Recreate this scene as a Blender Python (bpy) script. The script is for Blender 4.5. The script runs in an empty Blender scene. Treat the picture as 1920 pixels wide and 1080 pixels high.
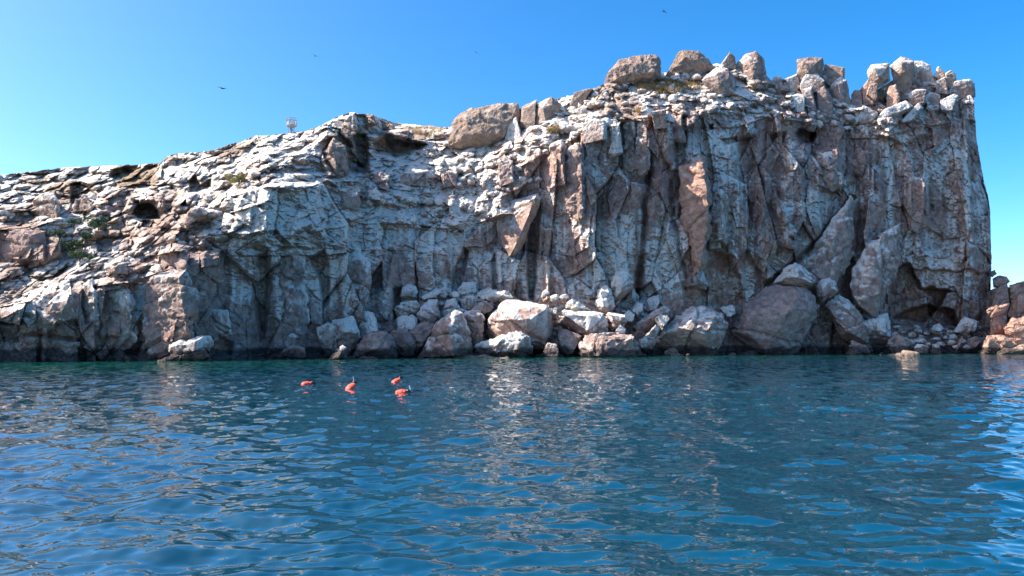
import bpy, bmesh, math, random
import numpy as np
from mathutils import Vector, Matrix
from mathutils.geometry import delaunay_2d_cdt

S = bpy.context.scene
COL = S.collection
rnd = random.Random(7)
R = math.radians

# ------------------------------------------------------------------ camera, sky, sun, exposure
F = 1400.0                      # focal length in pixels of the 1920 wide photograph
CAM = np.array([0.0, 0.0, 2.5])
HOR = 634.0
PITCH = math.atan((HOR - 540) / F)
cam = bpy.data.cameras.new('camera')
cam.sensor_width = 36.0
cam.lens = 36.0 * F / 1920
cam.clip_start, cam.clip_end = 0.1, 20000
camo = bpy.data.objects.new('camera', cam)
COL.objects.link(camo)
camo.location = CAM
camo.rotation_euler = (R(90) + PITCH, 0, 0)
S.camera = camo

SUN_AZ, SUN_EL = -91.0, 44.0    # degrees left of the view direction, height
w = bpy.data.worlds.new('World')
S.world = w
w.use_nodes = True
nt = w.node_tree
bg = nt.nodes['Background']
sky = nt.nodes.new('ShaderNodeTexSky')
sky.sky_type = 'NISHITA'
sky.sun_disc = False
sky.sun_elevation = R(SUN_EL)
sky.sun_rotation = R(SUN_AZ)
sky.air_density, sky.dust_density, sky.ozone_density = 0.52, 1.0, 2.5
hs = nt.nodes.new('ShaderNodeHueSaturation')
hs.inputs['Saturation'].default_value = 1.38
nt.links.new(sky.outputs[0], hs.inputs['Color'])
tint = nt.nodes.new('ShaderNodeMix')            # the clear sky's white balance
tint.data_type = 'RGBA'; tint.blend_type = 'MULTIPLY'
tint.inputs['Factor'].default_value = 1.0
tint.inputs['B'].default_value = (0.98, 0.85, 0.74, 1)
nt.links.new(hs.outputs[0], tint.inputs['A'])
nt.links.new(tint.outputs['Result'], bg.inputs[0])
bg.inputs[1].default_value = 0.138

sl = bpy.data.lights.new('sun', 'SUN')
sl.energy = 2.75
sl.angle = R(0.5)
sl.color = (1.0, 0.93, 0.84)
so = bpy.data.objects.new('sun', sl)
COL.objects.link(so)
sd = Vector((math.sin(R(SUN_AZ)) * math.cos(R(SUN_EL)), math.cos(R(SUN_AZ)) * math.cos(R(SUN_EL)), math.sin(R(SUN_EL))))
so.rotation_euler = sd.to_track_quat('Z', 'Y').to_euler()
so.location = (-60, 30, 90)

S.view_settings.view_transform = 'Standard'
S.view_settings.look = 'None'
S.view_settings.exposure = 1.95
S.view_settings.gamma = 1.0
S.view_settings.use_curve_mapping = False
S.render.engine = 'CYCLES'
S.cycles.max_bounces = 8
S.cycles.diffuse_bounces = 5
S.cycles.use_denoising = True

# ------------------------------------------------------------------ numeric helpers
CP, SP = math.cos(PITCH), math.sin(PITCH)

def unproj(X, Y, D):
    """the point at distance D (world y) seen at photograph pixel X, Y"""
    a = (np.asarray(X, float) - 960) / F
    b = (540 - np.asarray(Y, float)) / F
    ry = CP - b * SP
    rz = SP + b * CP
    return np.stack([CAM[0] + a / ry * D, D + 0 * a, CAM[2] + rz / ry * D], -1)

def hash3(ix, iy, iz, seed):
    h = (ix.astype(np.int64) * 73856093) ^ (iy.astype(np.int64) * 19349663) ^ (iz.astype(np.int64) * 83492791) ^ (seed * 2654435761)
    h = (h & 0xFFFFFFFF).astype(np.uint64)
    h ^= h >> np.uint64(16); h = (h * np.uint64(0x45d9f3b)) & np.uint64(0xFFFFFFFF)
    h ^= h >> np.uint64(16); h = (h * np.uint64(0x45d9f3b)) & np.uint64(0xFFFFFFFF)
    h ^= h >> np.uint64(16)
    return h.astype(np.float64) / 4294967295.0

def vnoise(x, y, z, seed):
    x, y, z = np.broadcast_arrays(np.asarray(x, float), np.asarray(y, float), np.asarray(z, float))
    ix, iy, iz = np.floor(x), np.floor(y), np.floor(z)
    fx, fy, fz = x - ix, y - iy, z - iz
    ix, iy, iz = ix.astype(np.int64), iy.astype(np.int64), iz.astype(np.int64)
    q = lambda t: t * t * t * (t * (t * 6 - 15) + 10)
    ux, uy, uz = q(fx), q(fy), q(fz)
    r = 0
    for a in (0, 1):
        wx = ux if a else 1 - ux
        for b in (0, 1):
            wy = uy if b else 1 - uy
            for c in (0, 1):
                wz = uz if c else 1 - uz
                r = r + wx * wy * wz * hash3(ix + a, iy + b, iz + c, seed)
    return r * 2 - 1

def fbm(x, y, z, seed, octv=4, gain=0.5, ridged=False, rot=True):
    r, amp, tot, f = 0, 1.0, 0, 1.0
    x, y, z = (np.asarray(q, float) for q in (x, y, z))
    for o in range(octv):
        if rot:
            x, y, z = 0.76 * x - 0.60 * y + 0.25 * z, 0.52 * x + 0.75 * y + 0.41 * z, -0.40 * x - 0.27 * y + 0.88 * z
        n = vnoise(x * f + o * 17.3, y * f + o * 5.1, z * f, seed + o)
        if ridged:
            n = 1 - 2 * np.abs(n)
        r = r + n * amp
        tot += amp
        amp *= gain
        f *= 2.03
    return r / tot

def voro(u, v, seed):
    iu, iv = np.floor(u).astype(np.int64), np.floor(v).astype(np.int64)
    f1 = np.full(u.shape, 9.0); f2 = np.full(u.shape, 9.0)
    dx = np.zeros(u.shape); dy = np.zeros(u.shape); cid = np.zeros(u.shape)
    z = np.zeros(u.shape, np.int64)
    for a in (-1, 0, 1):
        for b in (-1, 0, 1):
            cu, cv = iu + a, iv + b
            px = cu + 0.1 + 0.8 * hash3(cu, cv, z, seed)
            py = cv + 0.1 + 0.8 * hash3(cu, cv, z + 1, seed)
            ex, ey = u - px, v - py
            d = np.sqrt(ex * ex + ey * ey)
            m = d < f1
            f2 = np.where(m, f1, np.minimum(f2, d))
            dx = np.where(m, ex, dx); dy = np.where(m, ey, dy)
            cid = np.where(m, cu * 7919.0 + cv * 104729.0, cid)
            f1 = np.where(m, d, f1)
    ci = cid.astype(np.int64)
    h = [hash3(ci, z + k, z, seed + 11) for k in range(3)]
    return f1, f2, h, dx, dy

def sst(a, b, x):
    t = np.clip((x - a) / (b - a), 0, 1)
    return t * t * (3 - 2 * t)

def poly_sd(poly, X, Y):
    """signed distance to a polygon in pixels, positive inside"""
    P = np.array(poly, float)
    best = np.full(X.shape, 1e9)
    ins = np.zeros(X.shape, bool)
    n = len(P)
    for i in range(n):
        x0, y0 = P[i]; x1, y1 = P[(i + 1) % n]
        ex, ey = x1 - x0, y1 - y0
        t = np.clip(((X - x0) * ex + (Y - y0) * ey) / (ex * ex + ey * ey + 1e-9), 0, 1)
        best = np.minimum(best, (X - x0 - t * ex) ** 2 + (Y - y0 - t * ey) ** 2)
        if y0 != y1:
            c = ((y0 > Y) != (y1 > Y)) & (X < ex * (Y - y0) / ey + x0)
            ins ^= c
    d = np.sqrt(best)
    return np.where(ins, d, -d)

def line_d(pts, X, Y):
    best = np.full(X.shape, 1e9)
    for (x0, y0), (x1, y1) in zip(pts[:-1], pts[1:]):
        ex, ey = x1 - x0, y1 - y0
        t = np.clip(((X - x0) * ex + (Y - y0) * ey) / (ex * ex + ey * ey + 1e-9), 0, 1)
        best = np.minimum(best, (X - x0 - t * ex) ** 2 + (Y - y0 - t * ey) ** 2)
    return np.sqrt(best)

# ------------------------------------------------------------------ objects and properties
def tag(o, label=None, cat=None, group=None, kind=None):
    if label: o['label'] = label
    if cat: o['category'] = cat
    if group: o['group'] = group
    if kind: o['kind'] = kind
    return o

def link(name, me, mat=None, parent=None):
    o = bpy.data.objects.new(name, me)
    COL.objects.link(o)
    if mat is not None:
        me.materials.append(mat)
    if parent is not None:
        o.parent = parent
    return o

def grid_mesh(name, P):
    """a quad sheet from an array of points (rows, columns, 3)"""
    ny, nx = P.shape[:2]
    me = bpy.data.meshes.new(name)
    idx = np.arange(ny * nx).reshape(ny, nx)
    q = np.stack([idx[:-1, :-1], idx[:-1, 1:], idx[1:, 1:], idx[1:, :-1]], -1).reshape(-1, 4)
    me.vertices.add(ny * nx)
    me.vertices.foreach_set('co', P.reshape(-1).astype(np.float32))
    nq = len(q)
    me.loops.add(nq * 4)
    me.loops.foreach_set('vertex_index', q.reshape(-1).astype(np.int32))
    me.polygons.add(nq)
    me.polygons.foreach_set('loop_start', np.arange(0, nq * 4, 4, dtype=np.int32))
    me.polygons.foreach_set('loop_total', np.full(nq, 4, np.int32))
    me.polygons.foreach_set('use_smooth', np.ones(nq, bool))
    me.update(calc_edges=True)
    return me

def set_attr(me, name, arr):
    a = me.attributes.new(name, 'FLOAT_COLOR', 'POINT')
    a.data.foreach_set('color', arr.reshape(-1).astype(np.float32))

def set_fattr(me, name, arr):
    a = me.attributes.new(name, 'FLOAT', 'POINT')
    a.data.foreach_set('value', arr.reshape(-1).astype(np.float32))

# ------------------------------------------------------------------ materials
def newmat(name):
    m = bpy.data.materials.new(name)
    m.use_nodes = True
    return m, m.node_tree, m.node_tree.nodes['Principled BSDF']

def plain(name, col, rough=0.6, var=0.12, scale=8, metal=0):
    m, t, b = newmat(name)
    n = t.nodes.new('ShaderNodeTexNoise'); n.inputs['Scale'].default_value = scale; n.inputs['Detail'].default_value = 5
    r = t.nodes.new('ShaderNodeMix'); r.data_type = 'RGBA'
    r.inputs['A'].default_value = (*[c * (1 - var * 2) for c in col], 1)
    r.inputs['B'].default_value = (*[min(1, c * (1 + var)) for c in col], 1)
    t.links.new(n.outputs['Fac'], r.inputs['Factor'])
    t.links.new(r.outputs['Result'], b.inputs['Base Color'])
    b.inputs['Roughness'].default_value = rough
    b.inputs['Metallic'].default_value = metal
    return m

def rock_material():
    m, t, b = newmat('guano_streaked_rock')
    N, L = t.nodes.new, t.links.new
    geo = N('ShaderNodeNewGeometry')
    at = N('ShaderNodeAttribute'); at.attribute_name = 'mask'
    sep = N('ShaderNodeSeparateColor'); L(at.outputs['Color'], sep.inputs[0])
    def noise(scale, det=6, rough=0.6, zs=1.0):
        mp = N('ShaderNodeMapping'); mp.inputs['Scale'].default_value = (1, 1, zs)
        L(geo.outputs['Position'], mp.inputs['Vector'])
        n = N('ShaderNodeTexNoise'); n.inputs['Scale'].default_value = scale
        n.inputs['Detail'].default_value = det; n.inputs['Roughness'].default_value = rough
        L(mp.outputs[0], n.inputs['Vector'])
        return n.outputs['Fac']
    def math_(op, a, bb, c=None):
        q = N('ShaderNodeMath'); q.operation = op
        for i, v in enumerate((a, bb, c)):
            if v is None: continue
            if isinstance(v, (int, float)): q.inputs[i].default_value = v
            else: L(v, q.inputs[i])
        return q.outputs[0]
    def mix(f, a, bb, blend='MIX'):
        q = N('ShaderNodeMix'); q.data_type = 'RGBA'; q.blend_type = blend
        for k, v in (('Factor', f), ('A', a), ('B', bb)):
            if isinstance(v, tuple): q.inputs[k].default_value = (*v, 1)
            elif isinstance(v, (int, float)): q.inputs[k].default_value = v
            else: L(v, q.inputs[k])
        return q.outputs['Result']
    def smooth(v, a, bb):
        q = N('ShaderNodeMapRange'); q.interpolation_type = 'SMOOTHSTEP'
        L(v, q.inputs['Value']); q.inputs['From Min'].default_value = a; q.inputs['From Max'].default_value = bb
        return q.outputs['Result']
    big = noise(0.16, 5)
    med = noise(1.1, 8, 0.68)
    strat = noise(0.9, 6, 0.6, 0.22)
    fine = noise(5.5, 6, 0.7)
    base = mix(smooth(med, 0.32, 0.68), (0.20, 0.148, 0.132), (0.45, 0.345, 0.29))
    base = mix(math_('MULTIPLY', smooth(big, 0.45, 0.65), 0.55), base, (0.31, 0.205, 0.18))
    base = mix(math_('MULTIPLY', smooth(strat, 0.5, 0.72), 0.5), base, (0.18, 0.135, 0.125))
    pink = mix(smooth(med, 0.3, 0.7), (0.36, 0.19, 0.135), (0.54, 0.34, 0.25))
    base = mix(sep.outputs[1], base, pink)
    tan = mix(smooth(med, 0.3, 0.7), (0.17, 0.125, 0.085), (0.40, 0.29, 0.19))
    base = mix(at.outputs['Alpha'], base, tan)
    hf = math_('MULTIPLY_ADD', math_('ADD', fine, med), 0.5, -0.5)
    gm = smooth(math_('MULTIPLY_ADD', hf, 1.2, sep.outputs[0]), 0.12, 0.86)
    guano = mix(smooth(fine, 0.3, 0.7), (0.58, 0.53, 0.46), (0.88, 0.845, 0.765))
    col = mix(math_('MULTIPLY', gm, 0.88), base, guano)
    wet = mix(smooth(med, 0.35, 0.65), (0.03, 0.026, 0.027), (0.085, 0.065, 0.06))
    wm = smooth(math_('MULTIPLY_ADD', hf, 0.9, sep.outputs[2]), 0.35, 0.65)
    col = mix(math_('MULTIPLY', wm, 0.85), col, wet)
    L(col, b.inputs['Base Color'])
    b.inputs['Roughness'].default_value = 0.9
    b.inputs['Specular IOR Level'].default_value = 0.2
    vo = N('ShaderNodeTexVoronoi'); vo.feature = 'DISTANCE_TO_EDGE'; vo.inputs['Scale'].default_value = 0.9
    mp = N('ShaderNodeMapping'); mp.inputs['Scale'].default_value = (1, 1, 0.55)
    L(geo.outputs['Position'], mp.inputs['Vector']); L(mp.outputs[0], vo.inputs['Vector'])
    cr = smooth(vo.outputs['Distance'], 0.0, 0.07)
    hgt = math_('ADD', math_('MULTIPLY', fine, 0.5), math_('MULTIPLY', med, 1.0))
    hgt = math_('ADD', hgt, math_('MULTIPLY', cr, 0.14))
    bp = N('ShaderNodeBump'); bp.inputs['Strength'].default_value = 0.75; bp.inputs['Distance'].default_value = 0.45
    L(hgt, bp.inputs['Height']); L(bp.outputs[0], b.inputs['Normal'])
    return m

ROCK = rock_material()

def water_material():
    m, t, b = newmat('sea_water')
    N, L = t.nodes.new, t.links.new
    geo = N('ShaderNodeNewGeometry')
    at = N('ShaderNodeAttribute'); at.attribute_name = 'shallow'
    n = N('ShaderNodeTexNoise'); n.inputs['Scale'].default_value = 0.12; n.inputs['Detail'].default_value = 4
    L(geo.outputs['Position'], n.inputs['Vector'])
    deep = N('ShaderNodeMix'); deep.data_type = 'RGBA'
    deep.inputs['A'].default_value = (0.0009, 0.025, 0.044, 1)
    deep.inputs['B'].default_value = (0.0014, 0.052, 0.086, 1)
    L(n.outputs['Fac'], deep.inputs['Factor'])
    sh = N('ShaderNodeMix'); sh.data_type = 'RGBA'
    sh.inputs['B'].default_value = (0.003, 0.070, 0.056, 1)
    L(at.outputs['Fac'], sh.inputs['Factor']); L(deep.outputs['Result'], sh.inputs['A'])
    L(sh.outputs['Result'], b.inputs['Base Color'])
    b.inputs['Roughness'].default_value = 0.03
    b.inputs['IOR'].default_value = 1.55
    b.inputs['Specular IOR Level'].default_value = 1.0
    acc = None
    for sc, sx_, sy_, amp in ((1.5, 1.25, 0.62, 1.0), (4.0, 1.2, 0.6, 0.55)):
        mp = N('ShaderNodeMapping'); mp.inputs['Scale'].default_value = (sx_, sy_, 1); mp.inputs['Rotation'].default_value = (0, 0, R(10))
        L(geo.outputs['Position'], mp.inputs['Vector'])
        q = N('ShaderNodeTexNoise'); q.inputs['Scale'].default_value = sc; q.inputs['Detail'].default_value = 2
        q.inputs['Roughness'].default_value = 0.5
        L(mp.outputs[0], q.inputs['Vector'])
        ce = N('ShaderNodeVectorMath'); ce.operation = 'SUBTRACT'; ce.inputs[1].default_value = (0.5, 0.5, 0.5); L(q.outputs['Color'], ce.inputs[0])
        am = N('ShaderNodeVectorMath'); am.operation = 'MULTIPLY'; am.inputs[1].default_value = (amp, amp, 0); L(ce.outputs[0], am.inputs[0])
        if acc is None: acc = am.outputs[0]
        else:
            ad = N('ShaderNodeVectorMath'); ad.operation = 'ADD'; L(acc, ad.inputs[0]); L(am.outputs[0], ad.inputs[1]); acc = ad.outputs[0]
    fa = N('ShaderNodeAttribute'); fa.attribute_name = 'ripple'
    sc_ = N('ShaderNodeVectorMath'); sc_.operation = 'SCALE'; L(acc, sc_.inputs[0]); L(fa.outputs['Fac'], sc_.inputs['Scale'])
    su = N('ShaderNodeVectorMath'); su.operation = 'ADD'; L(geo.outputs['Normal'], su.inputs[0]); L(sc_.outputs[0], su.inputs[1])
    no = N('ShaderNodeVectorMath'); no.operation = 'NORMALIZE'; L(su.outputs[0], no.inputs[0])
    L(no.outputs[0], b.inputs['Normal'])
    return m

# ------------------------------------------------------------------ the cliff: relief sheet with real depth
SHORE = ([-300, 0, 200, 400, 600, 800, 1000, 1200, 1400, 1600, 1860], [71, 80, 84, 88, 98, 105, 109, 113, 118, 124, 133])
def shore_depth(X):
    return np.interp(X, *SHORE)

SKY = [(-300, 345), (-200, 340), (-80, 333), (0, 328), (60, 322), (95, 318), (135, 313), (200, 311), (260, 308), (301, 306), (309, 295), (325, 289),
       (400, 281), (440, 268), (460, 262), (480, 254), (540, 250), (590, 241), (610, 230), (640, 216), (662, 211), (690, 214), (720, 224),
       (740, 231), (790, 235), (840, 238), (860, 232), (900, 222), (950, 212), (985, 200), (1020, 190), (1060, 182), (1100, 172), (1140, 156),
       (1190, 148), (1240, 138), (1300, 126), (1345, 118), (1390, 124), (1432, 134), (1445, 152), (1495, 145), (1545, 140), (1585, 165),
       (1596, 190), (1612, 182), (1640, 170), (1670, 152), (1700, 138), (1745, 140), (1775, 148), (1800, 156), (1822, 158), (1827, 168)]
EDGE = [(0, 1827), (155, 1825), (220, 1828), (270, 1832), (310, 1840), (340, 1845), (365, 1852), (400, 1857), (480, 1859), (600, 1857), (720, 1858)]

CTRL = {
 -300: [(720, 0), (600, 1), (540, 6), (500, 20), (420, 32), (340, 46), (300, 55)],
 0: [(720, -.5), (680, 0), (600, 1), (575, 2), (558, 8), (500, 16), (490, 18), (430, 19), (420, 24), (370, 34), (340, 42), (300, 52)],
 80: [(720, -.5), (680, 0), (560, 1.5), (545, 3), (530, 9), (500, 15), (430, 19), (380, 32), (330, 44), (290, 55)],
 150: [(720, -.5), (680, 0), (540, 1.5), (525, 3), (505, 9), (470, 16), (400, 26), (340, 38), (290, 54)],
 240: [(720, -1), (675, -.8), (530, 0), (520, 2), (490, 7), (470, 11), (440, 16), (410, 20), (380, 24), (360, 26), (330, 38), (290, 50)],
 330: [(720, 0), (675, 0), (500, .5), (470, 1.5), (450, 6), (420, 11), (390, 16), (350, 24), (310, 30), (260, 42)],
 430: [(720, .5), (675, .5), (560, 1), (480, 1), (437, 1.5), (425, 4), (400, 6), (370, 9), (345, 14), (310, 20), (268, 34), (240, 46)],
 500: [(720, .5), (675, .5), (600, 1), (480, 2), (440, -1), (380, 0), (350, 1.5), (335, 5), (300, 12), (270, 22), (230, 38)],
 560: [(720, 1), (675, 1), (560, 1), (480, 1.5), (440, -1), (360, 0), (335, 2), (320, 6), (290, 11), (260, 20), (220, 36)],
 610: [(720, 0), (670, 1), (540, 2), (480, 2), (400, 2), (340, 3), (325, 7), (300, 8), (260, 11), (230, 16), (200, 30)],
 680: [(720, -3), (670, -2), (610, 1), (540, 2), (470, 2), (420, 3.5), (370, 6), (340, 8), (320, 12), (300, 14), (255, 17), (215, 20), (190, 30)],
 760: [(720, -4), (670, -3), (600, 0), (540, 2.5), (470, 3), (420, 5), (390, 7), (350, 10), (310, 14), (290, 18), (260, 20), (245, 24), (232, 40), (200, 50)],
 840: [(720, -5), (670, -4), (600, -1), (540, 2.5), (480, 3), (430, 5), (390, 7.5), (340, 11), (300, 15), (270, 20), (240, 28), (200, 40)],
 890: [(720, -5), (670, -4), (600, -1), (550, 2.5), (480, 3), (420, 4.5), (380, 6.5), (330, 10), (290, 15), (265, 19), (215, 22), (190, 27)],
 940: [(720, -5), (670, -4), (600, -1), (550, 2), (490, 2), (400, 1), (370, 2.5), (330, 5), (290, 9), (250, 14), (210, 17), (180, 22)],
 1000: [(720, -5), (665, -4), (600, 0), (550, 3), (500, 3), (400, 3.5), (340, 2), (300, 3), (270, 4.5), (240, 7), (215, 11), (185, 16), (160, 22)],
 1060: [(720, -5), (665, -4), (600, -1), (560, 1), (400, 1), (330, .5), (270, 1), (250, 2.5), (220, 6.5), (200, 10), (177, 14), (150, 20)],
 1140: [(720, -5), (660, -4), (600, -1.5), (565, 0), (500, 0), (400, 0), (300, 0), (225, 1), (212, 3), (190, 6), (165, 10), (147, 14), (120, 20)],
 1220: [(720, -5), (660, -4), (600, -1), (560, 1), (500, 1), (400, .5), (300, 0), (220, 1), (205, 3), (180, 7), (155, 11), (138, 14), (110, 20)],
 1300: [(720, -4), (660, -3), (600, 0), (500, 0), (400, -.5), (300, 0), (240, 1), (215, 2.5), (190, 5), (165, 8), (140, 11), (115, 15), (90, 20)],
 1380: [(720, -3), (660, -2), (600, .5), (500, .5), (400, 0), (300, .5), (240, 2), (215, 3.5), (185, 6), (160, 8), (120, 12), (90, 18)],
 1440: [(720, -2), (660, -1), (600, 1), (500, 1), (400, .5), (300, 1), (220, 2.5), (200, 4), (175, 6.5), (150, 9), (110, 15)],
 1520: [(720, 0), (660, 0), (600, 2), (500, 1), (400, 1), (300, 1), (270, 2), (230, 3.5), (205, 5.5), (180, 7.5), (140, 9), (110, 14)],
 1595: [(720, 1), (660, 1), (600, 2), (500, 1.5), (400, 1.5), (300, 1.5), (260, 2.5), (230, 4), (205, 6), (188, 8), (140, 12)],
 1650: [(720, 0), (660, 0), (620, 2), (500, 1), (400, 1), (300, 1), (260, 1), (230, 2.5), (210, 4), (190, 6), (150, 8), (110, 13)],
 1720: [(720, -3), (660, -2), (620, 2), (500, 1), (400, .5), (300, .5), (240, 1), (215, 2.5), (190, 4.5), (165, 6), (130, 8), (100, 13)],
 1790: [(720, -3), (660, -2), (625, 1.5), (500, .5), (400, .3), (300, .5), (230, 1), (195, 2), (170, 4), (140, 6), (110, 10)],
 1830: [(720, 1), (660, 2), (500, 2), (400, 2), (300, 2), (200, 3), (165, 4), (156, 6), (110, 12)],
}

NX, NY = 1150, 440
xs = np.linspace(-290, 1827, NX)
ysky = np.interp(xs, *zip(*SKY)) + 2.2 * fbm(xs / 9.0, 0, 0, 5, 3) + 1.6 * fbm(xs / 31.0, 0, 3, 6, 2)
dsh = shore_depth(xs)
ybot = HOR + F * 3.6 / (dsh - 5)
vv = np.linspace(0, 1, NY)[:, None]
YY = ybot[None] + (ysky - ybot)[None] * vv                     # rows from below the water to the rim
XX = np.broadcast_to(xs, YY.shape).copy()
edge = np.interp(YY, *zip(*EDGE)) + 1.6 * fbm(YY / 11.0, 0, 0, 15, 3)
XP = XX + (edge - 1827) * sst(1690, 1827, XX)                   # picture column after the leaning end of the headland

# piecewise planar setback from control points
def depth_scale(x):
    return float(np.interp(x, [0, 500, 760, 1000, 1440, 1830], [0.52, 0.55, 0.72, 0.8, 0.85, 1.0]))
pts = [(float(x), float(y), s * depth_scale(x) if s > 0 else s) for x, col in CTRL.items() for y, s in col]
co, _, fcs, ov, *_ = delaunay_2d_cdt([Vector((p[0] / 2.2, p[1])) for p in pts], [], [], 0, 1e-6)
val = np.zeros(len(co))
for i, o_ in enumerate(ov):
    val[i] = pts[o_[0]][2]
SB = np.zeros(YY.shape)
dX = xs[1] - xs[0]
for f in fcs:
    a, b_, c = (np.array((co[i].x * 2.2, co[i].y)) for i in f)
    i0 = max(0, int((min(a[0], b_[0], c[0]) - xs[0]) / dX) - 1)
    i1 = min(NX, int((max(a[0], b_[0], c[0]) - xs[0]) / dX) + 3)
    if i1 <= i0: continue
    px, py = XX[:, i0:i1], YY[:, i0:i1]
    det = (b_[0] - a[0]) * (c[1] - a[1]) - (c[0] - a[0]) * (b_[1] - a[1])
    if abs(det) < 1e-6: continue
    u = ((px - a[0]) * (c[1] - a[1]) - (c[0] - a[0]) * (py - a[1])) / det
    v = ((b_[0] - a[0]) * (py - a[1]) - (px - a[0]) * (b_[1] - a[1])) / det
    m = (u >= -1e-6) & (v >= -1e-6) & (u + v <= 1 + 1e-6)
    z = val[f[0]] + u * (val[f[1]] - val[f[0]]) + v * (val[f[2]] - val[f[0]])
    SB[:, i0:i1] = np.where(m, z, SB[:, i0:i1])

DT = dsh[None] + SB
xt_ = (XX - 960) * DT / F; zt_ = (HOR - YY) * DT / F
slope0 = np.abs(np.gradient(SB, axis=0) / (np.gradient(YY, axis=0) - 1e-9)) * F / DT
tmask = sst(0.25, 0.7, slope0)
wt1 = fbm(xt_ / 5, zt_ / 5, 4.4, 301, 3); wt2 = fbm(xt_ / 5, zt_ / 5, 14.4, 302, 3)
_, _, ht, _, _ = voro(xt_ / 4.5 + 0.5 * wt1, zt_ / 5.0 + 0.5 * wt2, 303)
_, _, ht2, _, _ = voro(xt_ / 1.9 + 0.5 * wt2, zt_ / 2.2 + 0.5 * wt1, 304)
for step, hh, amt in ((5.0, ht[0], 0.5), (2.1, ht2[0], 0.3)):
    ph = hh * 0.9 + 0.6 * wt1
    t_ = SB / step + ph
    fr = t_ - np.floor(t_)
    SB = SB + tmask * amt * step * (sst(0.45, 1.0, fr) - fr)
D0 = dsh[None] + SB
xm = (XX - 960) * D0 / F
zm = (HOR - YY) * D0 / F + 2.5
slope = slope0
def blur(A, k):
    for ax in (0, 1):
        pad = [(k, k) if i == ax else (0, 0) for i in (0, 1)]
        c = np.cumsum(np.pad(A, [(k + 1, k) if i == ax else (0, 0) for i in (0, 1)], mode='edge'), axis=ax)
        A = (np.take(c, range(2 * k + 1, c.shape[ax]), ax) - np.take(c, range(0, c.shape[ax] - 2 * k - 1), ax)) / (2 * k + 1)
    return A
wall = 1 - sst(0.3, 0.9, blur(slope, 5))
wall = blur(wall, 6)
slp = 1 - wall
warp1 = fbm(xm / 6.0, zm / 9.0, 0.3, 31, 3)
warp2 = fbm(xm / 6.0, zm / 9.0, 9.3, 41, 3)
Xw = XP + 14 * fbm(xm / 2.4, zm / 2.4, 1.1, 51, 3)              # ragged outlines for hand placed features
Yw = YY + 14 * fbm(xm / 2.4, zm / 2.4, 7.1, 61, 3)

REL = np.zeros(YY.shape)                                         # metres towards the camera
def box(poly, pad):
    xs_ = [p[0] for p in poly]; ys_ = [p[1] for p in poly]
    c0 = np.searchsorted(xs, min(xs_) - pad - 34); c1 = np.searchsorted(xs, max(xs_) + pad + 12)
    return slice(max(0, c0), min(NX, c1)), min(ys_) - pad, max(ys_) + pad
def bump(poly, amt, feather=8, gx=0.0, gy=0.0):
    sx, _, _ = box(poly, 14)
    ext = min(max(p[0] for p in poly) - min(p[0] for p in poly), max(p[1] for p in poly) - min(p[1] for p in poly))
    rag = min(1.0, max(0.2, (ext - 20) / 70))
    X_ = XP[:, sx] + rag * (Xw[:, sx] - XP[:, sx]); Y_ = YY[:, sx] + rag * (Yw[:, sx] - YY[:, sx])
    sd_ = poly_sd(poly, X_, Y_)
    cx = sum(p[0] for p in poly) / len(poly); cy = sum(p[1] for p in poly) / len(poly)
    a = amt + gx * (X_ - cx) / 100 + gy * (Y_ - cy) / 100
    REL[:, sx] += a * sst(-1, feather, sd_)
def crack(pts_, width, depth):
    sx, _, _ = box(pts_, width * 3)
    d = line_d(pts_, XP[:, sx] + 0.35 * (Xw[:, sx] - XP[:, sx]), YY[:, sx] + 0.35 * (Yw[:, sx] - YY[:, sx]))
    REL[:, sx] -= depth * np.exp(-(d / width) ** 2)

# joints and columns on the walls, blocks on the slopes
u = xm + 0.7 * warp1
f1, f2, h, dx, dy = voro(u / 6.0, zm / 14.0 + 0.12 * warp2 + 0.02 * xm, 3)
REL += wall * ((h[0] - 0.5) * 3.4 + (h[1] - 0.38) * 7.0 * dx + (h[2] - 0.5) * 2.6 * dy)
REL -= wall * 0.45 * np.exp(-((f2 - f1) / 0.03) ** 2) * (h[0] > 0.4)
f1, f2, h, dx, dy = voro(u / 2.3, zm / 5.0 + 0.12 * warp2, 4)
REL += wall * ((h[0] - 0.5) * 1.1 + (h[1] - 0.42) * 2.4 * dx + (h[2] - 0.5) * 1.6 * dy)
REL -= wall * 0.2 * np.exp(-((f2 - f1) / 0.04) ** 2) * (h[2] > 0.5)
f1, f2, h, dx, dy = voro(u / 0.95, zm / 1.5, 14)
REL += wall * ((h[0] - 0.5) * 0.30 + (h[1] - 0.42) * 0.85 * dx + (h[2] - 0.5) * 0.7 * dy)
f1, f2, h, dx, dy = voro((xm + 1.2 * warp1) / 3.6, (zm + 1.0 * warp2) / 2.6, 5)
REL += slp * (h[0] * 2.1 * np.clip(1 - 1.7 * f1 * f1, 0, 1) + (h[1] - 0.42) * 2.4 * dx + (h[2] - 0.5) * 1.2 * dy - 0.9)
f1, f2, h, dx, dy = voro((xm + 0.5 * warp2) / 1.45, (zm + 0.4 * warp1) / 1.0, 6)
REL += slp * (h[0] * 1.3 * np.clip(1 - 1.8 * f1 * f1, 0, 1) + (h[1] - 0.4) * 1.6 * dx - 0.35)
f1, f2, h, dx, dy = voro(xm / 0.62, zm / 0.5, 7)
REL += (0.35 + 0.65 * slp) * h[0] * 0.36 * np.clip(1 - 1.8 * f1 * f1, 0, 1)
REL += 1.2 * fbm(xm / 11, zm / 9, 2.2, 71, 3) * (0.5 + 0.5 * slp)
REL += 0.22 * fbm(xm / 2.6, zm / 2.2, 4.2, 72, 4)
REL += 0.24 * fbm(xm / 0.8, zm / 0.7, 5.2, 73, 4, ridged=True)
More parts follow.
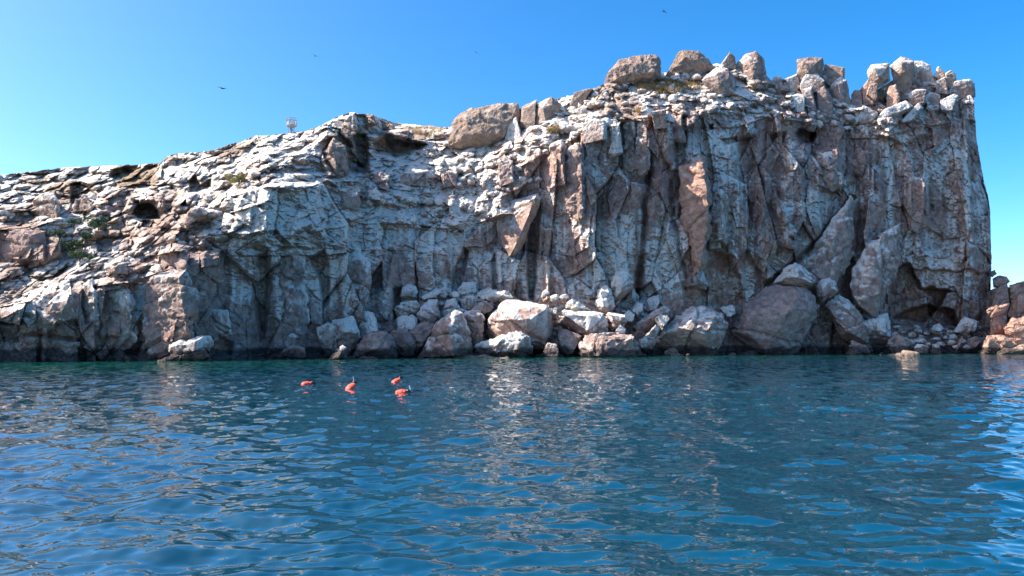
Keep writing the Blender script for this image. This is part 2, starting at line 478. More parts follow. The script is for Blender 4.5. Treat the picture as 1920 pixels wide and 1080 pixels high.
# bedding steps low on the walls
bed = zm + 0.5 * warp1 + 0.04 * xm
REL += wall * sst(560, 620, YY) * 0.35 * (np.abs((bed / 1.6) % 1.0 - 0.5) * 2 - 0.5)

# hand placed relief (photograph pixels): buttresses, alcoves, caves, hollows
bump([(1285, 285), (1310, 280), (1322, 330), (1328, 420), (1316, 500), (1304, 520), (1296, 470), (1286, 400), (1282, 330)], 1.9, 3, gx=10.5)
bump([(1240, 420), (1285, 400), (1297, 470), (1305, 530), (1240, 560)], 0.6, 12)
bump([(1328, 400), (1347, 350), (1354, 380), (1353, 430), (1352, 468), (1328, 470), (1325, 430)], 2.2, 3, gx=8)
bump([(1335, 470), (1372, 478), (1392, 520), (1395, 580), (1330, 580), (1328, 500)], -2.6, 6)
bump([(1284, 538), (1330, 536), (1332, 580), (1280, 582)], -1.3, 4)
bump([(1290, 520), (1306, 505), (1318, 536), (1288, 540)], 1.2, 4)
bump([(995, 400), (1016, 380), (1012, 450), (1008, 520), (1002, 565), (990, 560), (985, 470)], -4.0, 6)
bump([(1010, 480), (1028, 470), (1032, 560), (1016, 570)], 1.2, 4, gx=10)
bump([(1030, 270), (1055, 258), (1062, 350), (1036, 350)], 1.2, 4, gx=6)
bump([(1168, 226), (1215, 215), (1219, 322), (1172, 322)], 0.9, 4, gx=3)
bump([(1262, 216), (1290, 216), (1284, 330), (1264, 330)], -2.0, 6)
bump([(1064, 280), (1092, 262), (1096, 330), (1088, 420), (1066, 400)], 1.0, 4, gx=5)
bump([(1432, 330), (1452, 325), (1500, 470), (1470, 510), (1432, 530), (1412, 470)], 1.6, 5, gx=4)
bump([(1604, 290), (1640, 280), (1660, 400), (1640, 430), (1606, 470)], 1.2, 5, gx=4)
bump([(1770, 220), (1815, 215), (1830, 470), (1800, 500), (1778, 420)], 1.0, 6, gx=3)
bump([(1690, 330), (1740, 330), (1745, 430), (1700, 440)], 0.8, 5, gx=2.5)
bump([(150, 528), (175, 522), (182, 680), (160, 680)], 1.0, 4, gx=5)
bump([(262, 525), (320, 500), (360, 520), (372, 640), (330, 670), (300, 640)], 1.2, 6, gx=2.5)
bump([(510, 560), (575, 550), (575, 680), (508, 680)], 1.0, 6, gx=2)
bump([(630, 480), (690, 470), (690, 600), (640, 610)], 1.2, 6, gx=2.5)
bump([(760, 470), (840, 460), (842, 560), (770, 560)], 0.9, 8, gx=2)
crack([(1213, 300), (1216, 350), (1205, 420), (1200, 500), (1192, 560)], 6, 3.0)
crack([(1258, 340), (1262, 400), (1272, 470), (1290, 520)], 3.5, 1.4)
bump([(1095, 400), (1190, 385), (1195, 470), (1188, 560), (1100, 570), (1080, 480)], 0.7, 10)
bump([(1378, 260), (1420, 250), (1428, 330), (1410, 420), (1385, 380)], -2.2, 10)
bump([(1440, 250), (1475, 240), (1480, 330), (1455, 420), (1430, 400), (1438, 300)], -1.8, 12)
bump([(1525, 280), (1575, 275), (1585, 350), (1560, 360), (1530, 345)], 1.8, 5, gx=3)
bump([(1535, 355), (1580, 358), (1575, 420), (1540, 440)], -1.6, 6)
bump([(1490, 250), (1500, 240), (1525, 240), (1532, 255), (1525, 270), (1500, 272)], -5.5, 5)
bump([(1328, 232), (1338, 231), (1340, 242), (1330, 243)], -2.0, 3)
bump([(1352, 262), (1382, 256), (1384, 268), (1358, 272)], -2.4, 3)
bump([(1046, 247), (1070, 243), (1070, 260), (1048, 264)], -2.0, 3)
bump([(1225, 215), (1255, 210), (1260, 300), (1270, 320), (1255, 322), (1235, 270)], 1.4, 4, gx=6)
bump([(1140, 228), (1166, 225), (1168, 290), (1145, 298)], 0.8, 3)
bump([(1145, 298), (1168, 288), (1170, 320), (1142, 325)], -1.5, 3)
bump([(1690, 490), (1715, 500), (1735, 540), (1790, 545), (1760, 575), (1740, 600), (1660, 600), (1665, 560)], -6.0, 5)
bump([(1700, 505), (1860, 505), (1860, 600), (1790, 612), (1740, 560)], -1.6, 4)
bump([(1700, 580), (1740, 570), (1790, 580), (1800, 612), (1740, 618), (1650, 610)], -6.5, 5)
bump([(1560, 500), (1600, 480), (1608, 560), (1590, 590), (1560, 570)], -3.8, 6)
bump([(1640, 215), (1720, 195), (1740, 250), (1700, 285), (1640, 250)], 1.3, 8, gy=1.5)
bump([(1715, 430), (1740, 440), (1740, 480), (1715, 485)], 0.9, 3)
crack([(1607, 330), (1612, 400), (1606, 470)], 3, 1.2)
crack([(1598, 372), (1560, 420), (1500, 486), (1440, 535)], 5, 3.2)
# middle and left
bump([(425, 440), (440, 380), (470, 350), (540, 345), (600, 350), (614, 400), (604, 450), (570, 430), (545, 470), (520, 440), (480, 445), (450, 455)], 1.8, 8)
bump([(478, 470), (508, 465), (510, 560), (500, 640), (486, 640), (470, 560)], -2.6, 14)
bump([(380, 450), (440, 440), (432, 620), (410, 650), (385, 560)], -1.6, 14)
bump([(372, 480), (395, 462), (415, 470), (410, 500), (375, 505)], 1.8, 3, gx=5)
bump([(388, 644), (420, 632), (440, 640), (436, 668), (396, 672)], -1.8, 14)
bump([(575, 480), (610, 465), (620, 510), (622, 560), (605, 590), (600, 530)], -2.8, 8)
bump([(690, 525), (716, 490), (718, 545), (690, 560)], -2.6, 3)
bump([(735, 540), (755, 535), (755, 600), (738, 600)], -2.4, 6)
bump([(850, 500), (870, 460), (880, 470), (866, 545), (845, 550)], -2.6, 6)
bump([(918, 490), (930, 470), (935, 545), (922, 555)], -2.2, 5)
bump([(152, 530), (180, 535), (178, 600), (160, 610), (150, 570)], -2.2, 5)
bump([(170, 540), (250, 525), (262, 620), (255, 640), (185, 640)], 0.9, 8)
bump([(236, 630), (268, 640), (258, 668), (235, 665)], -2.0, 5)
bump([(245, 404), (258, 382), (282, 380), (298, 392), (300, 410), (262, 412)], -4.2, 5)
bump([(230, 400), (240, 370), (275, 355), (305, 365), (312, 400), (300, 395), (285, 378), (256, 382), (245, 405)], 1.8, 5)
bump([(338, 385), (350, 370), (352, 386)], -2.5, 4)
bump([(352, 340), (365, 325), (376, 345), (398, 335), (396, 352), (372, 362), (354, 360)], -3.2, 5)
bump([(205, 312), (300, 308), (280, 360), (210, 355)], -1.4, 6)
bump([(130, 345), (150, 340), (185, 365), (185, 378), (165, 372), (132, 385)], -2.4, 4)
bump([(0, 430), (85, 430), (88, 492), (0, 492)], 1.2, 6)
bump([(612, 255), (640, 240), (665, 290), (690, 320), (660, 335), (615, 330), (608, 290)], -2.0, 6)
bump([(600, 300), (618, 262), (640, 262), (650, 330), (612, 335)], 2.2, 4, gx=4)
bump([(660, 250), (690, 250), (694, 320), (668, 315)], -2.4, 6)
bump([(696, 270), (725, 250), (760, 262), (800, 272), (790, 282), (740, 296), (700, 292)], -4.0, 5)
bump([(725, 240), (750, 235), (800, 255), (800, 272), (760, 260), (728, 252)], 1.6, 4)
bump([(655, 300), (690, 305), (686, 330), (660, 332)], -1.5, 5)
crack([(0, 640), (60, 628), (150, 640)], 4, 0.9)
crack([(72, 560), (75, 640), (72, 680)], 4, 1.2)

DD = D0 - REL
DD = np.maximum(DD, 40)
PW = unproj(XP, YY, DD)

# normal, then where the birds whiten the rock
gx_ = np.gradient(PW, axis=1); gy_ = np.gradient(PW, axis=0)
NN = np.cross(gx_, gy_)
NN /= np.linalg.norm(NN, axis=-1, keepdims=True) + 1e-9
NZ = NN[..., 2]
if NN[..., 1].mean() > 0:
    NZ = -NZ
hires = fbm(xm / 0.5, zm / 0.5, 8.2, 81, 3)
patch = fbm(xm / 4.2, zm / 4.2, 1.2, 82, 5, gain=0.6) * 1.35
streakn = fbm(xm / 0.34, zm / 9.0, 3.2, 83, 4, rot=False)
g0 = 0.32 * wall + 0.42 * slp
g0 = g0 - 0.30 * sst(560, 625, YY)

def paint(A, poly, v, feather=10, mode='add', rag=1.0):
    sx, _, _ = box(poly, feather + 10)
    ext = min(max(p[0] for p in poly) - min(p[0] for p in poly), max(p[1] for p in poly) - min(p[1] for p in poly))
    rag = min(1.0, max(0.3, (ext - 20) / 60))
    X_ = XP[:, sx] + rag * (Xw[:, sx] - XP[:, sx]); Y_ = YY[:, sx] + rag * (Yw[:, sx] - YY[:, sx])
    k = sst(-feather * 0.5, feather, poly_sd(poly, X_, Y_))
    A[:, sx] = A[:, sx] + v * k if mode == 'add' else A[:, sx] * (1 - k) + v * k
for poly, v in [
    ([(255, 525), (275, 530), (300, 580), (312, 620), (300, 632), (268, 620), (258, 570)], 0.62),
    ([(515, 570), (560, 560), (572, 590), (560, 615), (520, 600)], 0.6),
    ([(585, 505), (612, 520), (612, 600), (590, 600)], 0.4),
    ([(430, 360), (610, 345), (612, 470), (560, 480), (430, 440)], 0.22),
    ([(600, 400), (920, 380), (920, 500), (600, 520)], 0.24),
    ([(510, 440), (580, 440), (580, 560), (510, 560)], 0.2),
    ([(640, 290), (930, 280), (930, 400), (640, 410)], 0.2),
    ([(1095, 420), (1190, 390), (1190, 560), (1100, 560)], 0.28),
    ([(1200, 430), (1290, 440), (1290, 560), (1200, 560)], 0.28),
    ([(1145, 228), (1166, 226), (1167, 290), (1146, 296)], 0.4),
    ([(1290, 250), (1380, 240), (1378, 330), (1300, 340)], 0.25),
    ([(1660, 270), (1676, 270), (1676, 420), (1662, 420)], 0.35),
    ([(1798, 245), (1810, 245), (1822, 420), (1808, 440)], 0.5),
    ([(1745, 310), (1765, 308), (1766, 326), (1748, 328)], 0.6),
    ([(1345, 360), (1356, 355), (1352, 470), (1330, 470)], 0.35),
    ([(1390, 480), (1412, 500), (1412, 600), (1395, 600)], 0.35),
    ([(1500, 270), (1600, 265), (1600, 420), (1500, 420)], 0.1),
    ([(0, 330), (300, 340), (420, 420), (150, 520), (0, 560)], -0.12),
    ([(205, 310), (300, 308), (290, 355), (205, 352)], -0.5),
    ([(600, 250), (690, 230), (700, 330), (610, 335)], -0.45),
    ([(700, 240), (800, 255), (790, 290), (700, 295)], -0.5),
    ([(0, 430), (90, 430), (90, 492), (0, 490)], -0.4),
    ([(1000, 560), (1060, 480), (1080, 400), (1060, 580)], -0.1),
    ([(1385, 250), (1430, 240), (1480, 250), (1470, 420), (1390, 420)], -0.12),
    ([(240, 480), (430, 450), (440, 660), (310, 660)], -0.2),
    ]:
    paint(g0, poly, v, 12)

src = sst(0.30, 0.62, NZ + 0.25 * hires + 0.15 * patch) * sst(-0.35, 0.15, patch + 1.6 * (g0 - 0.35))
drip = np.zeros(YY.shape); run = np.zeros(NX)
dec = np.exp(-1.0 / (6 + 46 * np.clip(0.5 + 0.9 * fbm(xs / 4.5, 0, 0, 91, 3), 0, 1) ** 2))
for r_ in range(NY - 1, -1, -1):
    run = np.maximum(run * dec, src[r_])
    drip[r_] = run
gu = 0.12 + 0.12 * slp + 0.42 * sst(-0.6, 0.6, patch + 2.0 * (g0 - 0.38) + 0.3 * hires)
gu = np.maximum(gu + 0.22 * (g0 - 0.3), 0)
gu = np.maximum(gu, 0.85 * src)
gu = np.maximum(gu, drip * (0.40 + 0.55 * sst(-0.1, 0.35, streakn)) * (0.55 + 0.9 * g0))
gu = gu + 0.30 * sst(0.05, 0.5, streakn + patch * 0.6) * wall * sst(0.05, 0.35, g0)
gu = gu + 0.45 * np.clip(g0 - 0.62, 0, 1) * wall
for poly, v in [
    ([(255, 525), (275, 530), (300, 580), (312, 620), (300, 632), (268, 620), (258, 570)], 0.6),
    ([(515, 570), (560, 560), (572, 590), (560, 615), (520, 600)], 0.5),
    ([(430, 365), (610, 350), (612, 470), (560, 480), (430, 440)], 0.12),
    ([(1660, 265), (1672, 265), (1676, 420), (1664, 420)], 0.5),
    ([(1800, 245), (1811, 245), (1822, 430), (1812, 440)], 0.6),
    ([(1748, 312), (1765, 310), (1767, 326), (1750, 328)], 0.6),
    ([(1330, 400), (1348, 355), (1352, 372), (1342, 470), (1330, 470)], 0.45),
    ([(1394, 490), (1408, 500), (1410, 600), (1396, 600)], 0.5),
    ([(1196, 390), (1204, 390), (1202, 470), (1194, 470)], 0.45),
    ([(1238, 350), (1246, 350), (1250, 420), (1240, 420)], 0.4),
    ([(985, 520), (996, 520), (1000, 570), (990, 570)], 0.4),
    ([(640, 470), (650, 470), (652, 590), (644, 590)], 0.35),
    ([(355, 540), (366, 545), (368, 620), (360, 620)], 0.4),
    ([(1100, 430), (1190, 392), (1188, 520), (1110, 540)], 0.22),
    ([(1205, 440), (1290, 450), (1285, 550), (1205, 555)], 0.2),
    ]:
    paint(gu, poly, v, 5)
gu = gu * (1 - 0.8 * sst(0.0, -0.5, NZ))
ZW = PW[..., 2]
tone = 0.45 * sst(0.0, 0.45, fbm(xm / 6, zm / 10, 6.2, 95, 5)) + 0.12
for poly, v in [
    ([(1282, 300), (1325, 290), (1330, 430), (1312, 520), (1290, 480)], 0.75),
    ([(1330, 470), (1395, 480), (1400, 590), (1280, 590), (1285, 540), (1330, 535)], 0.7),
    ([(1325, 380), (1356, 370), (1354, 470), (1328, 470)], 0.5),
    ([(1005, 540), (1090, 480), (1110, 600), (1010, 600)], 0.35),
    ([(925, 240), (1080, 260), (1060, 330), (930, 330)], 0.35),
    ([(1220, 200), (1270, 205), (1275, 330), (1225, 300)], 0.45),
    ([(1640, 200), (1760, 190), (1720, 290), (1640, 250)], 0.45),
    ([(1650, 120), (1720, 110), (1720, 200), (1640, 200)], 0.45),
    ([(1690, 480), (1860, 480), (1860, 610), (1690, 600)], 0.22),
    ([(60, 390), (280, 380), (300, 470), (160, 470)], 0.25),
    ([(0, 600), (430, 600), (430, 680), (0, 680)], 0.15),
    ([(-280, 320), (320, 300), (600, 260), (600, 330), (430, 430), (150, 520), (-280, 560)], 0.04),
    ([(990, 200), (1860, 200), (1860, 640), (990, 640)], 0.13),
    ([(1000, 560), (1420, 545), (1420, 640), (1000, 640)], 0.2)]:
    paint(tone, poly, v, 10)
wet = 0.9 * sst(2.2, 0.3, ZW + 0.5 * patch) + 0.10 * sst(580, 650, YY) * wall
tan = 0.28 * slp
for poly, v in [
    ([(-290, 300), (310, 280), (310, 355), (190, 360), (-290, 380)], 0.75),
    ([(320, 285), (480, 250), (600, 240), (640, 214), (640, 235), (500, 290), (330, 310)], 0.7),
    ([(600, 215), (700, 200), (860, 230), (830, 262), (740, 250), (640, 330), (605, 330)], 0.65),
    ([(1180, 148), (1260, 142), (1320, 160), (1230, 178), (1180, 168)], 0.6),
    ([(1020, 236), (1052, 234), (1050, 248), (1025, 246)], 0.8),
    ([(400, 300), (520, 280), (600, 300), (460, 340)], 0.3),
    ([(-280, 330), (330, 320), (420, 420), (150, 520), (-280, 560)], 0.08),
    ([(960, 180), (1130, 150), (1440, 100), (1440, 165), (1180, 190), (970, 240)], 0.3)]:
    paint(tan, poly, v, 12)
MASK = np.stack([gu, np.clip(tone, 0, 1), np.clip(wet, 0, 1), np.clip(tan, 0, 1)], -1)

# plateau behind the rim and the back of the headland
back = [0.5, 1.2, 2.5, 5, 9, 15, 24, 36, 50, 60]
rows = [PW]; mrows = [MASK]
for k, t_ in enumerate(back):
    q = PW[-1].copy()
    q[:, 1] += t_
    q[:, 2] -= 0.10 * t_ + (0.5 * t_ - 14 if t_ > 40 else 0) + 0.25 * vnoise(q[:, 0] / 3, q[:, 1] / 3, 0, 77) * (1 if t_ < 30 else 0)
    if t_ == 60:
        q[:, 2] = -2
    rows.append(q[None])
    mk = MASK[-1].copy(); mk[:, 3] = np.maximum(mk[:, 3], 0.7 * min(1, t_ / 4)); rows_m = mk
    mrows.append(mk[None])
PF = np.concatenate(rows); MF = np.concatenate(mrows)
cols = [PF]; mcols = [MF]
for t_ in (0.4, 1.2, 2.6, 5, 9, 15, 24, 36, 50):
    q = PF[:, -1].copy()
    q[:, 1] += t_
    q[:, 0] += 0.45 * min(t_, 9) + 0.5 * fbm(q[:, 2] / 3, t_ / 3, 0, 78, 3)
    cols.append(q[:, None]); mcols.append(MF[:, -1:])
PF = np.concatenate(cols, 1); MF = np.concatenate(mcols, 1)
PF = PF[:, ::-1]; MF = MF[:, ::-1]
cm = grid_mesh('cliff', PF[::-1][:, ::-1]); set_attr(cm, 'mask', MF[::-1][:, ::-1])
cm.polygons.foreach_set('use_smooth', np.zeros(len(cm.polygons), bool))
cliff = tag(link('cliff', cm, ROCK), kind='structure')

def cliff_depth(X, Y):
    i = int(np.clip(np.searchsorted(xs, X), 0, NX - 1))
    j = int(np.clip(np.argmin(np.abs(YY[:, i] - Y)), 0, NY - 1))
    return float(DD[max(0, j - 3):j + 4, max(0, i - 4):i + 5].mean())

# ------------------------------------------------------------------ the sea
WD = []
wr = random.Random(5)
for k in range(60):
    lam = 0.20 * (2.4 / 0.20) ** (k / 59.0)
    lam *= wr.uniform(0.9, 1.1)
    ang = R(wr.gauss(-98, 70))
    WD.append((2 * math.pi / lam, math.cos(ang), math.sin(ang), 0.0054 * lam ** 1.08, wr.uniform(0, 6.28), lam))
def sea_height(x, y, cell):
    h = 0
    gust = 0.75 + 0.5 * fbm(x / 9, y / 16, 0, 201, 2)
    for kk, cx, cy, amp, ph, lam in WD:
        f_ = np.clip((lam / np.maximum(cell, 1e-6) - 2.2) / 2.5, 0, 1)
        a = kk * (x * cx + y * cy) + ph + 0.9 * np.sin(0.37 * kk * (x * cy - y * cx) * 0.3 + ph * 3)
        s_ = np.sin(a)
        h = h + amp * f_ * (s_ + 0.25 * s_ * s_)
    return h * gust
inv = np.linspace(1 / 6.0, 1 / 190.0, 620)
rr = np.concatenate([[0.5, 2, 3.5, 5], 1 / inv, [230, 300, 420, 650, 1100, 2200, 5000, 12000]])
th = np.concatenate([np.linspace(-180, -48, 16)[:-1], np.linspace(-48, -38, 20)[:-1], np.linspace(-38, 38, 760), np.linspace(38, 48, 20)[1:], np.linspace(48, 180, 16)[1:]])
RR, TT = np.meshgrid(rr, np.radians(th), indexing='ij')
wx, wy = RR * np.sin(TT), RR * np.cos(TT)
cellr = np.gradient(rr)[:, None] * 0.75 + 0 * TT
cellt = RR * np.gradient(np.radians(th))[None]
wz = sea_height(wx, wy, np.maximum(cellr, cellt))
wz *= np.clip(1 - (RR - 150) / 80, 0, 1)
wm_ = grid_mesh('water', np.stack([wx, wy, wz], -1)[:, ::-1])
pxw = 960 + F * wx / np.maximum(wy, 1)
dist = shore_depth(pxw) - wy
shal = sst(45, 4, dist + 9 * fbm(wx / 14, wy / 14, 0, 88, 3)) * (wy > 20)
set_fattr(wm_, 'shallow', shal[:, ::-1])
set_fattr(wm_, 'ripple', (0.10 + 0.80 * sst(14, 50, RR))[:, ::-1])
tag(link('water', wm_, water_material()), kind='structure')

# ------------------------------------------------------------------ boulders: traced outline, ridge points, own depth
def rock_from_points(P, edge_len, seed, rough=0.05, soft=0, chips=4):
    bm = bmesh.new()
    for p in P:
        bm.verts.new(p)
    r = bmesh.ops.convex_hull(bm, input=bm.verts)
    dead = [v for v in bm.verts if not v.link_faces]
    if dead: bmesh.ops.delete(bm, geom=dead, context='VERTS')
    bmesh.ops.triangulate(bm, faces=bm.faces)
    for it in range(9):
        long_ = [e for e in bm.edges if e.calc_length() > edge_len * 1.35]
        if not long_ or len(bm.faces) > 16000: break
        bmesh.ops.subdivide_edges(bm, edges=long_, cuts=1)
        bmesh.ops.triangulate(bm, faces=[f for f in bm.faces if len(f.verts) > 3])
    for it in range(soft):
        bmesh.ops.smooth_vert(bm, verts=bm.verts, factor=0.5, use_axis_x=True, use_axis_y=True, use_axis_z=True)
    bm.normal_update()
    co_ = np.array([v.co[:] for v in bm.verts]); nn = np.array([v.normal[:] for v in bm.verts])
    size = float(np.ptp(co_, axis=0).max())
    s = size
    o = seed * 3.71
    rq = np.random.RandomState(seed)
    for k in range(chips):
        n_ = rq.normal(size=3); n_ /= np.linalg.norm(n_)
        pr = co_ @ n_
        lim = pr.min() + (pr.max() - pr.min()) * rq.uniform(0.87, 0.97)
        co_ = co_ - np.clip(pr - lim, 0, None)[:, None] * n_ * 0.92
    d = rough * s * 0.45 * fbm(co_[:, 0] / (s * .45) + o, co_[:, 1] / (s * .45), co_[:, 2] / (s * .45), seed, 3)
    d += rough * s * 0.62 * fbm(co_[:, 0] / (s * .13) + o, co_[:, 1] / (s * .13), co_[:, 2] / (s * .10), seed + 3, 4, ridged=True)
    d -= rough * s * 0.9 * np.clip(fbm(co_[:, 0] / (s * .3) + o, co_[:, 1] / (s * .3), co_[:, 2] / (s * .3), seed + 9, 3, ridged=True) - 0.62, 0, 1) * 2
    if s > 2.2 and chips > 1:                                   # straight fractures and broken-off steps
        for k in range(3):
            n_ = rq.normal(size=3) * (1, .5, 1.1); n_ /= np.linalg.norm(n_)
            pr = co_ @ n_
            q = rq.uniform(.25, .75)
            t_ = pr - (pr.min() + q * (pr.max() - pr.min())) + 0.03 * s * fbm(co_[:, 0] / (s * .2), co_[:, 1] / (s * .2), co_[:, 2] / (s * .2) + k, seed + 20 + k, 3)
            wd = max(0.13, 0.016 * s)
            d -= rq.uniform(.4, 1.0) * min(0.05 * s, .45) * np.exp(-(t_ / wd) ** 2)
            if k < 2:
                d -= rq.uniform(.5, 1.0) * min(0.04 * s, .4) * (t_ > 0)
    co_ = co_ + nn * d[:, None]
    for v, c in zip(bm.verts, co_):
        v.co = c
    bm.normal_update()
    nn = np.array([v.normal[:] for v in bm.verts])
    me = bpy.data.meshes.new('boulder')
    bm.to_mesh(me); bm.free()
    return me, co_, nn

def rock_mask(co_, nn, g, pink, tan_, seed, zoff=0.0, wetk=1.0):
    x, y, z = co_.T
    hi = fbm(x / .4 + seed, y / .4, z / .4, seed, 3)
    pa = fbm(x / 1.6 + seed, y / 1.6, z / 1.6, seed + 5, 3)
    up = sst(0.35, 0.7, nn[:, 2] + 0.3 * hi + 0.25 * pa)
    bins = np.floor(x / 0.16).astype(int); bins -= bins.min()
    zt = np.full(bins.max() + 1, -1e9)
    np.maximum.at(zt, bins, z)
    L_ = (0.25 + 2.6 * np.clip(0.5 + 0.9 * fbm(x / 0.30, 0, seed, seed + 7, 3), 0, 1) ** 2) * (0.35 + 1.1 * g)
    dr = np.exp(-(zt[bins] - z) / L_)
    gu_ = np.maximum(up * (0.25 + 0.75 * sst(0, 0.35, g)) * (0.45 + 0.55 * sst(-0.35, 0.2, pa + 0.8 * (g - 0.4))), dr * 0.95) * sst(0.0, 0.45, g) * (0.55 + 0.6 * g)
    gu_ = gu_ + (0.10 + 0.42 * g) * sst(-0.35, 0.35, pa + 0.5 * hi + 0.9 * (g - 0.4)) + 0.45 * np.clip(g - 0.45, 0, 1) * sst(-0.6, 0.1, nn[:, 2] + 0.5 * pa) + 0.08 * hi
    gu_ *= 1 - 0.7 * sst(-0.1, -0.6, nn[:, 2])
    wt = wetk * 0.95 * sst(2.1, 0.2, z + zoff + 0.7 * pa)
    return np.stack([np.clip(gu_, 0, 1.2), np.clip(pink + 0.15 * pa, 0, 1), np.clip(wt, 0, 1), np.full(len(x), tan_)], -1)

SEED = [100]
def boulder(outline, ridge, off, label, g=0.5, pink=0.15, tan_=0.0, thick=None, group=None, name='boulder', parent=None, cat='boulder',
            rough=0.045, D=None, edge_len=0.30, wetk=1.0):
    SEED[0] += 1
    sd_ = SEED[0]
    rr_ = random.Random(sd_)
    O = np.array(outline, float)
    c = O.mean(0)
    if group == GT:                              # outcrops rooted in the rim
        O[:, 1] = np.where(O[:, 1] > c[1], O[:, 1] + 9, O[:, 1])
        off = off - 0.6
    if D is None:
        D = cliff_depth(c[0], c[1]) - off
    wpx = max(np.ptp(O[:, 0]), np.ptp(O[:, 1]))
    wid = wpx * D / F
    th_ = thick if thick else 0.75 * min(np.ptp(O[:, 0]), np.ptp(O[:, 1])) * D / F
    jit = np.array([rr_.uniform(-0.12, 0.12) for _ in O]) * th_
    P = [unproj(O[:, 0], O[:, 1], D + jit)]
    Bk = c + (O - c) * 0.84
    P.append(unproj(Bk[:, 0], Bk[:, 1], np.full(len(O), D + th_)))
    if ridge:
        Rg = np.array(ridge, float)
        P.append(unproj(Rg[:, 0], Rg[:, 1], D - Rg[:, 2]))
    else:
        Fr = c + (O - c) * np.array([[rr_.uniform(.72, 1.0)] for _ in O])
        ta, tb = rr_.uniform(-.5, .1), rr_.uniform(-.3, .1)
        tilt = th_ * (ta * (O[:, 0] - c[0]) / (np.ptp(O[:, 0]) + 1e-6) + tb * (O[:, 1] - c[1]) / (np.ptp(O[:, 1]) + 1e-6))
        P.append(unproj(Fr[:, 0], Fr[:, 1], np.full(len(O), D - 0.45 * th_) + tilt + jit * .6))
    P = np.concatenate(P)
    base = np.array([P[:, 0].mean(), P[:, 1].mean(), P[:, 2].min()])
    me, co_, nn = rock_from_points(P - base, min(max(edge_len * wid / 6, 0.14), 0.27), sd_, rough * (0.75 if group == GT else 1.0), 0, 1 if group == GT else 4)
    set_attr(me, 'mask', rock_mask(co_, nn, g, pink, tan_, sd_, base[2], wetk))
    o = link(name, me, ROCK, parent)
    o.location = base
    if parent is None:
        tag(o, label, cat, group)
        PLACED.append((c[0], c[1], label, wpx))
    return o

PLACED = []
GP = 'boulders piled at the foot of the cliff'
GT = 'rocks standing along the cliff top'
# pile at the foot of the cliff
B = boulder
B([(588,622),(595,613),(622,600),(640,593),(660,587),(668,593),(682,617),(676,640),(655,668),(625,672),(610,668),(604,645),(597,633)],
  [(620,606,1.5),(642,600,2.2),(640,622,2.6),(668,625,2.0)], 2.0, 'prow-shaped boulder with a pale sloping top, first of the big pile beside the open cove', .55, .1, 0, 4, GP)
B([(672,594),(678,584),(700,585),(706,600),(712,640),(690,645),(672,625)], None, 1.5, 'small block draped in white above the dark cracked boulder', .75, .1, 0, 3, GP)
B([(657,675),(660,650),(680,625),(700,615),(727,617),(740,640),(745,668),(730,676)], [(690,630,1.8),(720,628,1.8),(700,655,2.6),(730,655,2.0)], 4.2,
  'large dark purple boulder with a diagonal crack, behind the small pointed rock', .2, .2, 0, 4, GP)
B([(728,622),(747,612),(760,612),(770,627),(785,645),(775,668),(745,668),(736,645)], [(748,620,1.6),(765,640,1.6)], 3.0,
  'dark wedge boulder with one thin white streak down its face', .22, .1, 0, 3, GP)
B([(740,597),(752,588),(773,590),(782,597),(780,625),(763,630),(745,620)], None, 2.4, 'short barrel-shaped block whitened all over, above the dark wedge boulder', .85, .1, 0, 2.5, GP)
B([(753,538),(763,532),(773,529),(783,535),(787,548),(780,560),(767,565),(752,562),(748,557)], [(760,545,.9),(776,543,.9),(768,556,1)], 1.6,
  'round pale boulder balanced at the top of the pile near the triangular hollow', .5, .1, .3, 2.5, GP)
B([(735,580),(752,566),(767,565),(782,562),(789,572),(782,600),(760,605),(742,600)], None, 1.8, 'broad grey block supporting the round balanced boulder', .5, .1, .2, 2.5, GP)
B([(780,590),(790,575),(802,562),(822,560),(826,600),(806,620),(788,606)], [(795,588,1.8),(815,585,1.5)], 3.0, 'purple block with a white crown and pointed underside', .5, .25, 0, 3, GP)
B([(765,625),(790,603),(806,612),(818,608),(800,650),(780,672),(766,668)], [(786,625,1.4),(790,650,1.4)], 3.4, 'dark purple boulder tucked behind the striped sunlit boulder', .12, .3, 0, 3, GP)
B([(787,555),(813,543),(827,542),(831,548),(812,560),(790,563)], None, 1.6, 'long pale slab lying flat high on the pile beside the balanced boulder', .75, .1, 0, 2, GP)
B([(830,590),(832,574),(837,562),(853,558),(867,577),(866,592),(840,600)], [(845,575,1.2)], 2.6, 'pale pyramid block behind the striped sunlit boulder', .7, .15, 0, 2.5, GP)
B([(857,540),(867,528),(892,527),(896,540),(890,560),(873,570),(860,562)], [(872,537,1),(888,540,1),(878,558,1.2)], 1.8, 'tall grey boulder with white drip lines high against the wall', .6, .1, 0, 2.5, GP)
B([(780,672),(793,655),(807,628),(820,603),(853,583),(866,588),(873,605),(885,633),(890,668),(863,676),(830,678)],
  [(853,592,2.6),(838,612,3.4),(846,640,4.2),(852,668,4.6),(870,640,3.0)], 5.2, 'big striped boulder with a sunlit flank and dark shaded side at the waterline', .34, .45, 0, 5, GP)
B([(868,592),(873,582),(900,580),(910,600),(908,650),(884,655)], [(885,592,1),(898,620,1.2)], 4.0, 'dark boulder with a pale top wedged between the striped boulder and flat-topped block', .4, .25, 0, 3, GP)
B([(612,676),(630,655),(643,647),(652,657),(655,675),(638,680)], [(640,658,.9),(634,670,1.3)], 0, 'small pointed sunlit rock alone at the waterline before the dark boulder', .45, .5, .2, 2, GP, D=88)
B([(905,625),(908,597),(930,567),(940,562),(973,563),(1027,573),(1033,590),(1036,622),(1028,660),(988,668),(940,664),(915,645)],
  [(909,598,3.4),(940,598,3.9),(970,600,4.0),(997,597,3.8),(1022,580,2.6),(1020,640,2.6),(940,640,3.6),(990,645,3.6)], 3.6,
  'big flat-topped reddish block with white drips along its front edge', .42, .55, 0, 5, GP, rough=.03)
